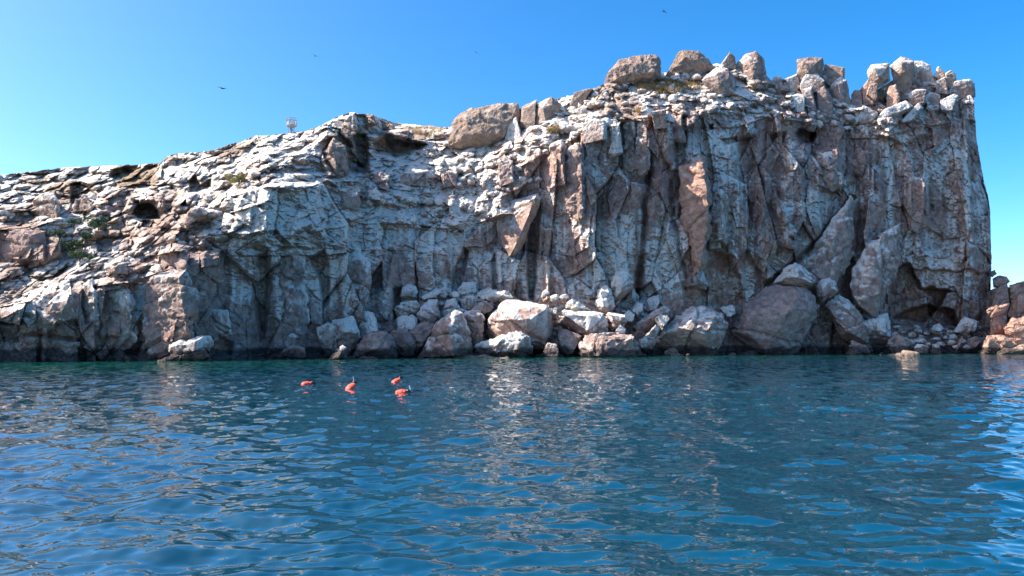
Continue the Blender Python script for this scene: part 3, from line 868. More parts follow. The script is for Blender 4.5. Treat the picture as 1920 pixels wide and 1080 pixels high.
B([(897,557),(923,545),(957,541),(961,558),(937,566),(923,566)], [(940,552,1)], 2.4, 'pale tongue-shaped slab sticking out above the flat-topped block', .85, .15, .1, 2.5, GP)
B([(893,557),(895,547),(913,537),(923,540),(926,550),(902,560)], None, 1.6, 'white rounded lump behind the tongue-shaped slab', .9, .1, 0, 2, GP)
B([(882,582),(905,562),(926,565),(930,580),(908,590)], None, 2.6, 'dark low rock under the tongue-shaped slab', .25, .15, 0, 2.5, GP)
B([(862,562),(875,553),(893,556),(897,575),(878,585),(864,580)], None, 2.2, 'grey mottled rock beside the dark low rock under the slab', .55, .1, 0, 2, GP)
B([(1044,596),(1047,577),(1057,574),(1118,585),(1132,588),(1141,608),(1138,627),(1093,632),(1047,608)], [(1050,585,2.2),(1110,592,2.4),(1100,622,2.6),(1130,600,1.6)], 3.6,
  'wide block with pale blue-white drips down its whole face', .85, .3, 0, 4, GP, rough=.03)
B([(1056,572),(1060,565),(1073,557),(1083,562),(1107,580),(1109,588),(1087,587),(1057,578)], [(1075,566,1.2),(1085,578,1.6)], 3.4, 'bright white sunlit cap rock lying on the blue-streaked block', .95, .1, 0, 3, GP)
B([(1115,574),(1117,545),(1130,533),(1140,532),(1150,542),(1154,575),(1147,588),(1130,590),(1118,584)], [(1125,545,1.6),(1143,546,1.4),(1132,575,1.8)], 3.2,
  'upright white tooth-shaped boulder standing before the wall', .95, .1, 0, 2.6, GP, rough=.03)
B([(1145,535),(1153,507),(1180,502),(1190,532),(1180,550),(1160,567),(1152,567)], [(1158,515,1),(1178,515,.8),(1165,545,1.4)], 1.0, 'tall grey-white slab leaning on the wall behind the white tooth', .7, .15, .15, 2, GP, rough=.03)
B([(1163,572),(1187,537),(1199,556),(1198,577),(1177,580)], [(1184,555,1)], 2.0, 'grey triangular rock beside the leaning grey-white slab', .75, .1, 0, 2, GP)
B([(1134,588),(1143,582),(1173,589),(1179,603),(1174,616),(1148,622),(1140,605)], [(1145,590,1.8),(1172,594,1.8),(1150,612,1.9)], 3.6, 'reddish cube boulder with a cream top', .5, .7, 0, 3, GP, rough=.03)
B([(1146,627),(1162,608),(1174,617),(1170,626)], None, 4.6, 'small cream wedge under the reddish cube boulder', .85, .2, .1, 1.6, GP)
B([(1085,674),(1089,642),(1097,629),(1130,626),(1163,622),(1187,622),(1203,640),(1212,672),(1163,676)], [(1102,634,2.2),(1104,668,3.2),(1150,634,2.2),(1190,632,2),(1150,665,2.4)], 5.4,
  'long dark serrated rock at the waterline with a thin sunlit left end', .25, .3, 0, 3.5, GP, rough=.07)
B([(885,666),(890,648),(913,646),(950,628),(973,621),(990,627),(1000,657),(985,678),(893,678)], [(950,636,1.6),(980,635,1.6),(930,660,2),(970,662,2.2)], 7.2,
  'dark craggy waterline rock in front of the flat-topped block', .4, .25, 0, 3, GP, rough=.08)
B([(1018,660),(1025,643),(1042,642),(1049,654),(1046,676),(1022,676)], None, 5.0, 'small dark rounded rock in the gap beside the flat-topped block', .3, .1, 0, 2, GP)
B([(1040,630),(1047,607),(1092,630),(1090,650),(1073,668),(1050,668)], None, 3.6, 'dark slab holding up the blue-streaked block', .08, .15, 0, 3, GP)
B([(1028,586),(1033,577),(1044,577),(1046,596),(1036,600)], None, 2.4, 'little yellowish square stone between the flat-topped and blue-streaked blocks', .6, .2, .6, 1.5, GP)
# centre to far end
B([(1222,650),(1238,620),(1263,588),(1283,572),(1312,562),(1337,567),(1352,577),(1364,595),(1368,607),(1362,630),(1345,668),(1330,674),(1273,668),(1240,664)],
  [(1243,622,2.8),(1268,614,3.6),(1296,618,4.0),(1322,628,3.8),(1340,600,3.0),(1310,580,1.2),(1345,590,2.0),(1275,655,.9),(1320,660,1.2)], 4.6,
  'big sunlit pink boulder with a hollow dark underside', .42, .6, 0, 5, GP)
B([(1350,577),(1360,573),(1372,570),(1381,578),(1381,590),(1372,597),(1362,597)], None, 3.6, 'small white block perched at the shoulder of the big pink boulder', .9, .1, 0, 2, GP)
B([(1370,632),(1375,604),(1390,584),(1407,563),(1433,537),(1448,532),(1474,535),(1515,537),(1530,552),(1542,571),(1538,597),(1520,623),(1506,645),(1489,672),(1440,676),(1395,672)],
  [(1440,548,2.8),(1500,550,2.8),(1420,590,3.8),(1480,580,4.6),(1525,580,3.0),(1450,640,3.2),(1400,630,2.6),(1400,585,2.2)], 5.2,
  'largest boulder, huge and dark with whitened upper edge', .1, .08, 0, 7, GP, rough=.035)
B([(1446,536),(1478,491),(1487,486),(1504,497),(1528,517),(1534,530),(1515,542),(1474,544)], [(1487,500,1.6),(1472,530,3.0),(1500,522,3.2),(1520,530,2.4)], 4.6,
  'pale sunlit wedge rock sitting on top of the largest dark boulder', .5, .2, .35, 4, GP)
B([(1528,537),(1537,524),(1556,516),(1567,528),(1575,545),(1558,556),(1541,569),(1530,556)], [(1540,532,2.0),(1556,526,1.6),(1545,556,2.4),(1562,542,1.8)], 5.2,
  'pale top piece of the broken leaning column', .5, .4, .25, 3, GP)
B([(1542,571),(1558,557),(1573,549),(1596,561),(1620,593),(1632,620),(1628,655),(1596,650),(1574,632),(1557,606)],
  [(1552,575,2.4),(1575,560,1.8),(1600,585,2.4),(1570,600,3.4),(1600,630,3.4),(1618,610,2.2)], 6.0, 'leaning column block with a sunlit striped upper face', .4, .45, 0, 4, GP)
B([(1619,600),(1633,591),(1665,586),(1670,602),(1668,615),(1672,640),(1630,655),(1624,613)], [(1640,598,1.2),(1660,595,1.2),(1640,626,1.8),(1662,624,1.6)], 4.4,
  'bluish-white layered slab at the foot of the standing slab', .8, .15, 0, 3, GP)
B([(1585,664),(1588,648),(1597,636),(1622,646),(1632,660),(1600,672)], [(1596,645,.6),(1599,664,1)], 8.5, 'dark rock with one bright sunlit edge under the leaning column', .15, .35, 0, 2, GP)
B([(1661,644),(1665,635),(1675,627),(1689,629),(1710,641),(1705,664),(1674,668)], None, 5.5, 'smooth brown boulder lying at the cave mouth', .12, .1, .3, 2.5, GP)
B([(1185,612),(1230,577),(1250,574),(1262,587),(1240,602),(1198,632)], [(1215,598,1.2),(1240,588,1.4)], 2.8, 'long purple slab tilted behind the big pink boulder', .3, .3, 0, 2.5, GP)
B([(1227,597),(1238,588),(1253,590),(1258,598),(1240,620),(1230,610)], None, 4.8, 'cream rounded rock resting on the flank of the big pink boulder', .9, .2, .3, 2, GP)
B([(1194,640),(1230,606),(1240,615),(1237,628),(1222,655),(1200,655)], None, 4.4, 'reddish rock with a cream edge beside the big pink boulder', .4, .5, 0, 2.5, GP)
B([(1206,580),(1213,558),(1235,553),(1239,567),(1231,582),(1213,586)], None, 1.8, 'blue-grey slab propped on small white stones by the wall', .7, .1, 0, 2, GP)
B([(1182,580),(1193,563),(1207,567),(1206,582),(1195,596)], None, 2.6, 'white angular stone between the triangle rock and the propped slab', .95, .1, 0, 1.8, GP)
B([(1163,595),(1178,580),(1190,590),(1187,603),(1170,604)], None, 3.4, 'cream stone above the reddish cube boulder', .9, .1, 0, 1.6, GP)
# standing slab, hanging block and leaning triangle against the wall
B([(1592,575),(1600,512),(1630,470),(1642,440),(1650,420),(1665,411),(1691,416),(1686,450),(1694,482),(1681,517),(1652,577),(1640,608),(1612,604)],
  [(1655,432,1.6),(1675,440,1.4),(1640,490,2.2),(1672,490,2.0),(1618,560,2.2),(1640,560,2.2),(1655,528,1.2)], 2.2, 'tall mottled slab standing against the wall beside the dark cave', .5, .2, .1, 3,
  'slabs leaning on the cliff wall', name='rock_slab', rough=.045)
B([(928,405),(935,385),(965,368),(1008,360),(1018,372),(1010,402),(988,442),(976,467),(952,492),(940,472),(932,440)],
  [(968,378,2.0),(1002,372,3.6),(992,402,4.2),(972,450,4.0),(954,484,2.6)], 1.4, 'hanging pinkish block with a sunlit side above a deep crack', .48, .6, .05, 4,
  'slabs leaning on the cliff wall', name='rock_slab', rough=.03)
B([(1458,548),(1540,440),(1597,364),(1603,440),(1594,500),(1562,548),(1510,552)], [(1588,385,1.2),(1575,430,2.4),(1590,470,2.2),(1520,510,2.2),(1555,530,2.4)], 1.0,
  'pale triangular slab leaning below the long diagonal crack', .42, .2, .1, 3, 'slabs leaning on the cliff wall', name='rock_slab', rough=.045)
# buttresses of the wall itself
def buttress(outline, ridge, off, g=.25, pink=.2, tan_=.1, thick=3, rough=.03):
    B(outline, ridge, off - 0.5, None, g + .12, pink, tan_, thick, None, name='buttress', parent=cliff, rough=.06)
buttress([(1281,290),(1308,278),(1326,325),(1336,420),(1322,500),(1303,524),(1295,470),(1285,400),(1280,340)], [(1316,300,2.6),(1328,415,3.2),(1312,500,2.2)], 2.2, .12, .85, .1)
buttress([(1326,402),(1347,352),(1362,372),(1370,440),(1362,472),(1328,472)], [(1352,372,1.8),(1356,460,2.4),(1350,420,2.4)], 1.8, .5, .5, .1)
buttress([(1284,538),(1300,512),(1318,505),(1328,536),(1324,544)], [(1312,528,1.6)], .4, .6, .4, .1, 2)
buttress([(1028,275),(1052,262),(1062,280),(1064,345),(1040,352)], [(1056,275,1.6),(1058,340,1.8)], .2, .35, .55)
buttress([(1066,282),(1090,262),(1098,330),(1096,420),(1080,440),(1064,400)], [(1088,275,1.8),(1092,400,2.0)], .0, .3, .2)
buttress([(1170,226),(1190,218),(1196,300),(1190,330),(1172,322)], [(1188,228,1.2),(1188,318,1.4)], .2, .5, .15)
buttress([(1194,222),(1216,215),(1220,318),(1208,340),(1196,330)], [(1212,225,1.2),(1212,325,1.4)], .2, .45, .15)
buttress([(262,530),(300,505),(352,500),(372,560),(366,640),(318,678),(276,676)], [(335,520,1.8),(350,620,2.4)], .0, .18, .2)
buttress([(152,532),(172,524),(186,560),(186,684),(158,684)], [(176,545,1.4),(178,670,1.6)], .0, .35, .2)
buttress([(190,535),(238,528),(256,560),(258,640),(200,676),(186,640)], [(240,545,1.4),(245,630,1.8)], .0, .4, .15)
buttress([(0,580),(60,556),(132,530),(150,545),(152,600),(70,630),(0,640)], [(60,575,1.8),(135,550,2.0),(100,610,2.4)], .0, .3, .25)
buttress([(10,640),(70,632),(72,690),(4,690)], [(40,645,1.2),(60,680,1.4)], .2, .08, .25)
buttress([(78,632),(150,640),(154,690),(80,690)], [(130,650,1.2),(110,680,1.6)], .2, .08, .25)
buttress([(512,470),(548,452),(570,480),(576,600),(560,680),(516,680),(508,560)], [(550,480,1.6),(560,600,2.0),(545,668,2.0)], .0, .5, .1)
buttress([(632,490),(670,468),(694,500),(690,590),(644,612)], [(676,495,1.4),(676,580,1.8)], .1, .4, .15)
# far end by the open water
GW = 'low pale ledges awash at the foot of the boulders'
B([(784,682),(790,669),(850,663),(905,665),(975,668),(984,684)], None, 0, 'long yellowish rock ledge awash in front of the striped boulder', .1, .3, .8, 2.5, GW, name='rock_ledge', cat='rock ledge', D=97, rough=.05, wetk=.15)
B([(1108,680),(1122,665),(1150,660),(1185,657),(1210,668),(1212,680)], None, 0, 'yellowish rock ledge awash below the long serrated rock', .1, .3, .85, 2.5, GW, name='rock_ledge', cat='rock ledge', D=103, rough=.05, wetk=.15)
B([(1238,676),(1246,657),(1262,652),(1272,666),(1290,676)], None, 0, 'short broken ledge under the hollow of the pink boulder', .1, .6, .5, 2, GW, name='rock_ledge', cat='rock ledge', D=109, rough=.08, wetk=.15)
B([(1636,676),(1655,664),(1700,659),(1722,664),(1725,676)], None, 0, 'low greenish ledge awash before the cave', .1, .1, .8, 2.5, GW, name='rock_ledge', cat='rock ledge', D=111, rough=.05, wetk=.3)
B([(600,684),(640,672),(700,671),(720,684)], None, 0, 'dark low ledge awash beside the small pointed rock', .1, .1, .4, 2, GW, name='rock_ledge', cat='rock ledge', D=93, rough=.06, wetk=.8)
B([(480,688),(500,676),(560,672),(600,688)], None, 0, 'dark low ledge awash in the shaded cove', .1, .1, .4, 2, GW, name='rock_ledge', cat='rock ledge', D=88, rough=.06, wetk=.8)
GE = 'rocks at the seaward end of the headland'
B([(1846,582),(1855,572),(1897,567),(1889,583),(1877,590),(1853,596)], [(1855,580,1.4),(1885,574,1.2),(1868,590,1.6)], 0, 'sunlit pink cap rock balanced on a pillar by open water', .15, .95, 0, 3, GE, D=122)
B([(1857,592),(1887,587),(1890,602),(1884,632),(1857,634)], [(1862,596,.9),(1864,625,1.2),(1882,610,.8)], 0, 'pink pillar stone under the balanced cap rock', .05, .9, 0, 2.5, GE, D=122.5)
B([(1886,585),(1900,557),(1925,549),(1975,545),(1980,620),(1895,625)], [(1905,570,1),(1950,565,2)], 0, 'large dark brown rock behind the balanced cap rock', .08, .35, .2, 6, GE, D=127)
B([(1853,512),(1865,506),(1869,513),(1860,521)], None, 0, 'small dark stone on top of the seaward rocks', .1, .15, .2, 1.5, GE, D=133)
B([(1859,522),(1873,516),(1888,519),(1894,528),(1878,539),(1862,540)], None, 0, 'dark rounded rock beneath the small top stone by the cliff end', .1, .15, .25, 3, GE, D=132)
B([(1860,542),(1888,531),(1892,566),(1888,600),(1858,600)], None, 0, 'grey-brown square block touching the cliff end', .12, .15, .3, 4, GE, D=131)
B([(1887,532),(1930,527),(1990,532),(1990,580),(1900,582),(1890,570)], None, 0, 'long brown block forming the skyline over open water', .1, .25, .3, 6, GE, D=130)
B([(1846,690),(1848,600),(1852,548),(1875,536),(1990,540),(1990,690)], None, 0, 'dark shaded rock mass filling the gap behind the seaward rocks', .08, .2, .1, 6, GE, D=136)
B([(1878,612),(1900,598),(1930,594),(1985,600),(1985,660),(1892,655)], [(1900,605,1.5),(1950,604,2.5),(1905,645,1.5)], 0, 'orange sunlit broken rock at the picture edge', .1, .95, 0, 5, GE, D=120, rough=.07)
B([(1834,670),(1838,650),(1850,628),(1887,632),(1906,648),(1900,672)], [(1855,636,1.4),(1885,640,1.4),(1850,662,1.8)], 0, 'ribbed pink rock at the waterline under the pillar stone', .1, .85, .1, 3, GE, D=119, rough=.08)
B([(1848,674),(1882,652),(1920,646),(1985,646),(1985,676)], [(1890,660,1.2),(1940,654,1.8)], 0, 'low yellowish rock shelf awash at the picture edge', .15, .45, .7, 4, GE, D=117, rough=.06)
B([(1788,622),(1808,593),(1837,602),(1835,618),(1813,632)], None, 4.6, 'grey-white peaked boulder at the beach under the cliff end', .6, .1, .1, 3, GE)
B([(1745,618),(1750,611),(1762,606),(1771,617),(1762,624)], None, 5, 'pale stone in the dark cave mouth', .8, .1, .1, 2, GE)
B([(1786,662),(1805,629),(1801,648),(1793,666)], None, 8.5, 'thin sunlit blade of rock standing at the waterline', .2, .6, .2, 1.2, GE)
B([(1811,645),(1815,633),(1833,629),(1840,641),(1830,656)], None, 6, 'pinkish stone beside the thin sunlit blade', .3, .7, .1, 1.8, GE)
B([(1711,664),(1714,650),(1721,644),(1741,650),(1740,664)], None, 8.5, 'low cream-lit stone at the waterline before the cave', .4, .4, .4, 1.6, GE)
B([(1745,666),(1748,652),(1756,644),(1764,653),(1766,666)], None, 8.5, 'ribbed cream stone between the low lit stone and the blade', .4, .5, .4, 1.5, GE)
# left waterline
GL = 'rocks under the low end of the cliff'
B([(310,655),(325,642),(375,627),(397,627),(404,640),(398,668),(330,672)], [(340,645,1.6),(385,634,1.6),(360,660,2)], 3.0, 'low grey rock with a smooth pale top near the dark hollow', .5, .1, .1, 3.5, GL)
B([(288,684),(330,665),(362,651),(385,651),(408,684)], [(345,664,1),(380,660,1.2)], 0, 'brown waterline rock with small sunlit ridges', .3, .25, .2, 2.5, GL, D=82, rough=.08)
B([(516,672),(530,651),(555,645),(574,652),(576,672)], None, 3.5, 'low dark rounded rock in the shaded cove', .2, .1, .1, 2.5, GL)
B([(386,587),(398,580),(427,582),(436,628),(424,640),(390,630)], None, 1.0, 'block with a white upper face set into the shaded wall', .6, .25, 0, 2, GL)
B([(200,512),(222,492),(238,490),(241,505),(240,516)], None, 1.6, 'brown rounded boulder on the ledge over the low cliff', .3, .35, .2, 2.5, GL)
# cliff top
B([(1134,152),(1140,128),(1160,113),(1185,107),(1230,104),(1237,112),(1240,138),(1200,146),(1160,150)], [(1160,124,1.2),(1200,118,1.6),(1232,118,1.2),(1165,142,1.6),(1225,134,1.6)], 1.6,
  'dark loaf-shaped boulder alone on the skyline', .06, .05, .35, 4, GT, rough=.07)
B([(1248,134),(1272,101),(1280,95),(1310,97),(1329,113),(1341,122),(1300,134)], [(1285,108,1.4),(1308,112,1.6),(1300,126,1.4)], 1.2, 'brown trapezoid boulder on the skyline beside the loaf boulder', .15, .25, .5, 4, GT)
B([(1346,120),(1368,98),(1378,106),(1381,122)], None, 0.8, 'small pointed brown rock on the skyline', .2, .2, .5, 2.5, GT)
B([(1380,120),(1400,101),(1418,97),(1432,112),(1439,152),(1424,166),(1410,155),(1388,142)], [(1405,112,1.5),(1420,112,1.5),(1412,145,2.4),(1430,145,1.0)], 1.6,
  'tall brown double boulder at the end of the rounded skyline', .3, .25, .3, 4, GT)
B([(1315,150),(1342,128),(1365,129),(1381,150),(1376,168),(1350,174),(1333,164)], [(1345,138,1.6),(1366,150,1.6),(1348,162,1.8)], 1.6, 'big rounded grey boulder below the small pointed rock', .35, .1, .15, 4, GT)
B([(1001,232),(1007,196),(1035,180),(1053,197),(1043,212),(1020,242)], [(1018,200,1.5),(1035,198,1.4),(1022,224,1.6)], 1.2, 'smooth rounded tan boulder leaning on the slope rim', .3, .15, .45, 3, GT)
B([(976,222),(979,200),(1007,187),(1006,228),(988,242)], None, 1.0, 'grey angular rock next to the smooth tan boulder', .3, .1, .3, 3, GT)
B([(1066,192),(1077,174),(1100,167),(1111,165),(1092,187),(1077,199)], None, .8, 'brown lump at the rim below the loaf boulder', .15, .2, .4, 2.5, GT)
B([(945,262),(952,234),(968,219),(980,250),(968,266)], None, 1.2, 'white pointed rock beside the brown ridge outcrop', .85, .1, .1, 2.5, GT)
B([(838,266),(850,225),(875,206),(935,194),(970,196),(976,226),(952,262),(905,272),(860,268)], [(870,220,1.6),(930,206,1.8),(960,220,2),(890,250,2.8),(940,250,2.6)], 2.0,
  'wide brown rounded outcrop on the ridge above the white rubble', .2, .12, .5, 6, GT, rough=.06)
B([(1494,112),(1515,108),(1542,109),(1546,122),(1538,141),(1515,140),(1500,147),(1495,130)], [(1505,118,1.2),(1530,118,1.2),(1515,134,1.4)], 1.2, 'square brown block topping the first rock stack', .2, .25, .3, 3, GT)
B([(1499,154),(1510,138),(1532,138),(1546,152),(1539,166),(1505,168)], None, 1.6, 'grey rounded block under the square brown block of the first stack', .4, .15, .2, 2.6, GT)
B([(1504,168),(1522,163),(1532,200),(1516,210),(1506,188)], None, 1.8, 'upright grey column in the first stack', .4, .15, .1, 2.4, GT)
B([(1539,138),(1547,121),(1565,123),(1584,127),(1584,142),(1560,158),(1546,150)], None, 1.2, 'dark brown block on the shoulder of the first stack', .2, .15, .3, 2.6, GT)
B([(1559,160),(1575,144),(1588,150),(1594,188),(1592,208),(1566,214),(1561,182)], [(1572,158,1.2),(1578,195,1.4)], 1.6, 'tall grey pillar at the edge of the notch', .4, .15, .1, 3, GT)
B([(1531,168),(1545,160),(1561,186),(1562,216),(1546,222),(1530,200)], None, 1.2, 'dark pillar in the middle of the first stack', .15, .1, .1, 2.2, GT)
B([(1444,154),(1452,142),(1465,144),(1469,156),(1456,162)], None, 1.0, 'small grey rock in the dip before the first stack', .5, .1, .2, 1.8, GT)
B([(1481,180),(1495,175),(1508,180),(1508,202),(1500,208),(1487,192)], None, 1.4, 'white-capped block at the base of the first stack', .8, .1, .1, 2, GT)
B([(1470,149),(1495,138),(1503,156),(1487,166)], None, 1.0, 'sloping grey slab against the first stack', .5, .1, .2, 2, GT)
B([(1626,134),(1633,121),(1666,118),(1669,142),(1657,151),(1645,157),(1632,150)], [(1640,128,1.4),(1662,128,1.2),(1648,146,1.4)], 1.6, 'cream square boulder on the far stack beyond the notch', .5, .25, .45, 3, GT)
B([(1669,124),(1690,106),(1713,115),(1712,137),(1708,170),(1684,176),(1683,148),(1678,132)], [(1690,118,1.6),(1704,120,1.6),(1694,160,1.2)], 1.8, 'mushroom-shaped pink pillar crowning the far stack', .35, .55, .35, 3, GT)
B([(1710,115),(1729,115),(1744,122),(1751,141),(1748,158),(1726,158),(1709,154)], [(1722,125,1.2),(1740,132,1)], 1.0, 'pale rounded boulder behind the mushroom-shaped pillar', .65, .1, .2, 3.5, GT)
B([(1613,168),(1630,147),(1647,157),(1645,164),(1637,190),(1620,190)], None, 1.2, 'dark rock supporting the cream square boulder', .1, .2, .1, 2.5, GT)
B([(1624,170),(1630,158),(1644,156),(1645,174),(1641,181)], None, 2.8, 'pink sunlit wedge under the cream square boulder', .25, .7, .2, 1.6, GT)
B([(1596,178),(1602,169),(1615,169),(1619,192),(1598,198)], None, 1.2, 'grey rounded rock in the notch between the stacks', .25, .1, .1, 2, GT)
B([(1663,180),(1668,162),(1679,159),(1687,179),(1685,195),(1668,205),(1661,203)], None, 2.2, 'pink pillar stump below the mushroom-shaped pillar', .25, .75, .1, 2, GT)
B([(1703,176),(1715,168),(1736,168),(1735,185),(1715,195),(1704,190)], None, 2.0, 'orange-sided block with a white top on the far stack', .55, .65, .1, 2.4, GT)
B([(1733,182),(1743,172),(1762,178),(1761,192),(1737,193)], None, 2.0, 'pinkish block beside the orange-sided block', .5, .5, .1, 2, GT)
B([(1761,188),(1789,176),(1797,179),(1785,198),(1775,204),(1763,200)], None, 2.2, 'white-edged block at the lip of the end wall', .75, .2, .1, 2.2, GT)
B([(1775,168),(1789,152),(1818,149),(1826,156),(1828,172),(1807,176)], None, 1.8, 'reddish flat rock at the very end of the cliff top', .35, .55, .2, 3, GT)
B([(1754,168),(1757,152),(1772,144),(1778,156),(1777,170)], None, 1.4, 'brown broken block below the small pale peak', .35, .3, .3, 2, GT)
B([(1750,136),(1759,124),(1769,133),(1774,139),(1762,146)], None, 1.0, 'small pale peak stone near the end of the cliff top', .6, .15, .3, 1.6, GT)
B([(1772,138),(1783,132),(1791,138),(1795,152),(1779,158)], None, 0.8, 'grey-green rounded stone beside the small pale peak', .4, .05, .3, 1.8, GT)
B([(1632,224),(1660,205),(1698,190),(1711,199),(1680,214),(1648,227)], None, 1.4, 'long sunlit cream slab on the slope of the end wall', .75, .25, .2, 2, GT)
B([(1688,220),(1723,192),(1731,202),(1713,217),(1694,224)], None, 1.4, 'second sunlit cream slab lying nearer the end wall lip', .8, .2, .2, 2, GT)
B([(1606,216),(1618,197),(1646,212),(1636,222),(1612,226)], None, 1.2, 'pale broken slab below the notch', .6, .25, .2, 2, GT)

# blocks on the upper slopes
GU = 'blocks of rock on the upper slopes'
B([(54,405),(60,372),(78,360),(100,364),(113,385),(116,414),(90,410)], None, 1.0, 'domed tan rock on the far slope below the plateau edge', .4, .15, .35, 4, GU)
B([(136,397),(142,375),(160,366),(179,385),(172,398)], None, 1.0, 'reddish hump of rock near two small hollows on the far slope', .3, .35, .2, 3, GU)
B([(0,440),(10,430),(40,428),(86,432),(88,470),(84,494),(0,494)], [(30,440,1),(60,438,1.2),(40,480,1.2)], 1.0, 'purple-brown cliff block beside the green gully', .15, .35, 0, 4, GU)
B([(340,418),(352,395),(375,388),(392,398),(370,412),(350,425)], None, 1.0, 'reddish rock lying across the sunlit slope', .35, .5, .1, 3, GU)
B([(636,250),(648,222),(664,211),(673,230),(670,256),(650,262)], None, 1.4, 'pale ridge knob left of the split in the brown outcrop', .5, .1, .35, 3, GU)
B([(676,240),(680,216),(700,214),(706,236),(690,244)], None, 1.2, 'brown square top of the ridge outcrop', .2, .1, .5, 3, GU)
B([(704,238),(712,219),(734,230),(742,244),(722,246)], None, 1.0, 'brown sloping end piece of the ridge outcrop', .2, .1, .5, 3, GU)
B([(611,332),(607,286),(625,258),(648,275),(656,332),(632,338)], [(622,275,1.6),(642,285,1.2),(630,325,1.8)], 1.2, 'dark brown pillar under the ridge knob', .12, .1, .25, 4, GU, rough=.06)
B([(693,332),(712,320),(731,327),(731,362),(702,354)], None, 1.2, 'dark broken columns in the middle of the white rubble', .35, .2, 0, 3, GU, rough=.06)
B([(746,327),(775,317),(806,319),(806,352),(750,354)], [(760,325,1.2),(795,324,1.2),(770,348,1.4)], 1.0, 'wide dark band of rock with a white top in the rubble', .5, .25, 0, 3, GU)
B([(824,327),(840,320),(858,322),(858,352),(830,354)], None, 1.0, 'purple block at the end of the dark band in the rubble', .4, .3, 0, 3, GU)
B([(621,354),(650,345),(678,352),(678,397),(640,402),(625,392)], [(635,355,1.2),(668,358,1.2),(650,390,1.2)], .8, 'brown columnar wall block below the dark pillar', .3, .15, .1, 3, GU)
B([(689,358),(705,350),(718,365),(714,378),(692,375)], None, 1.2, 'small white-draped block under the broken columns', .8, .1, 0, 2, GU)
B([(889,250),(905,230),(911,284),(894,290)], None, 1.4, 'grey finger of rock against the ridge boulder', .5, .1, .1, 2, GU)
B([(911,246),(925,237),(933,263),(917,270)], None, 1.2, 'second shorter grey finger of rock against the ridge boulder', .5, .1, .1, 2, GU)
B([(1220,210),(1248,204),(1254,240),(1226,244)], None, 1.0, 'pinkish block at the lip of the high wall', .35, .6, .1, 2, GU)
B([(1254,218),(1281,209),(1286,268),(1258,264)], [(1262,222,1),(1278,218,1.6),(1276,258,1.2)], 1.0, 'taller pinkish column at the lip of the high wall', .3, .5, .1, 2.4, GU)
B([(1140,230),(1165,225),(1168,290),(1150,298),(1142,290)], [(1146,234,.8),(1162,232,1),(1160,284,.8)], .6, 'white-painted flat column at the lip of the high wall', .95, .1, 0, 2, GU, rough=.025)
B([(1090,232),(1110,222),(1136,226),(1138,262),(1095,270)], None, .8, 'grey column top with white edge beside the white-painted column', .5, .15, .1, 2.4, GU)
B([(1040,278),(1052,264),(1062,275),(1060,335),(1042,340)], [(1052,275,1.4),(1052,330,1.2)], 1.0, 'reddish thin column above the hanging block', .35, .6, 0, 2, GU)
B([(932,300),(945,285),(962,300),(965,345),(938,350)], None, 1.2, 'reddish lump of columns near the hanging block', .4, .5, .1, 2.4, GU)
B([(1535,285),(1555,278),(1578,290),(1582,350),(1560,362),(1538,340)], [(1550,290,1.4),(1570,296,1.4),(1560,345,1.4)], -.3, 'white-dripped bulge on the wall under the dark round hole', .42, .2, .1, 3, GU)

# ------------------------------------------------------------------ loose rocks on the slopes (pieces of the cliff) and stones on the shore
variants = []
for k in range(14):  # the last three are wet tidal stones
    rv = random.Random(900 + k)
    P = []
    for _ in range(22):
        v = Vector((rv.gauss(0, 1), rv.gauss(0, 1), rv.gauss(0, 1))).normalized()
        v = Vector((v.x * rv.uniform(.8, 1.05), v.y * rv.uniform(.7, 1), v.z * rv.uniform(.5, .85)))
        P.append(v[:])
    me, co_, nn = rock_from_points(np.array(P), 0.30, 900 + k, 0.05, 0)
    set_attr(me, 'mask', rock_mask(co_ * 1.4, nn, (.45, .7, .9, .3)[k % 4], (.15, .3, .1, .5)[k % 4], (.15, .1, 0, .3)[k % 4], 900 + k, 30.0) if k < 11 else
             rock_mask(co_ * 1.4, nn, .12, (.2, .5, .3)[k - 11], (.5, .2, .7)[k - 11], 900 + k, -0.1, 0.7))
    me.materials.append(ROCK)
    me.name = 'rock'
    variants.append(me)
def scatter(poly, n, smin, smax, parent, pick=None, sink=0.25, name='rock'):
    xs_ = [p[0] for p in poly]; ys_ = [p[1] for p in poly]
    k = tries = 0
    while k < n and tries < n * 30:
        tries += 1
        x, y = rnd.uniform(min(xs_), max(xs_)), rnd.uniform(min(ys_), max(ys_))
        if poly_sd(poly, np.array([x]), np.array([y]))[0] < 0: continue
        D = cliff_depth(x, y)
        s = smin * (smax / smin) ** (rnd.random() ** 1.8) * 0.5 * D / F
        p = unproj(x, y, D - 0.3 * s)
        o = bpy.data.objects.new(name, variants[pick[rnd.randrange(len(pick))] if pick else rnd.randrange(11)])
        o.location = (p[0], p[1], p[2] - sink * s)
        o.rotation_euler = (rnd.uniform(-.25, .25), rnd.uniform(-.25, .25), rnd.uniform(0, 6.28))
        o.scale = (s * rnd.uniform(.85, 1.25), s, s * rnd.uniform(.8, 1.25))
        o.parent = parent
        COL.objects.link(o)
        k += 1
scatter([(1000, 235), (1130, 165), (1300, 135), (1430, 160), (1440, 215), (1280, 215), (1060, 250)], 72, 12, 34, cliff)
scatter([(1440, 165), (1500, 200), (1590, 212), (1640, 205), (1620, 245), (1440, 225)], 32, 10, 26, cliff)
scatter([(1650, 190), (1700, 175), (1815, 172), (1815, 200), (1700, 212)], 22, 9, 20, cliff)
scatter([(640, 345), (900, 290), (940, 350), (930, 430), (700, 440)], 62, 10, 26, cliff)
scatter([(440, 330), (600, 290), (600, 330), (440, 345), (340, 420), (300, 440)], 28, 10, 22, cliff)
scatter([(150, 500), (400, 420), (420, 435), (250, 500)], 26, 9, 20, cliff)
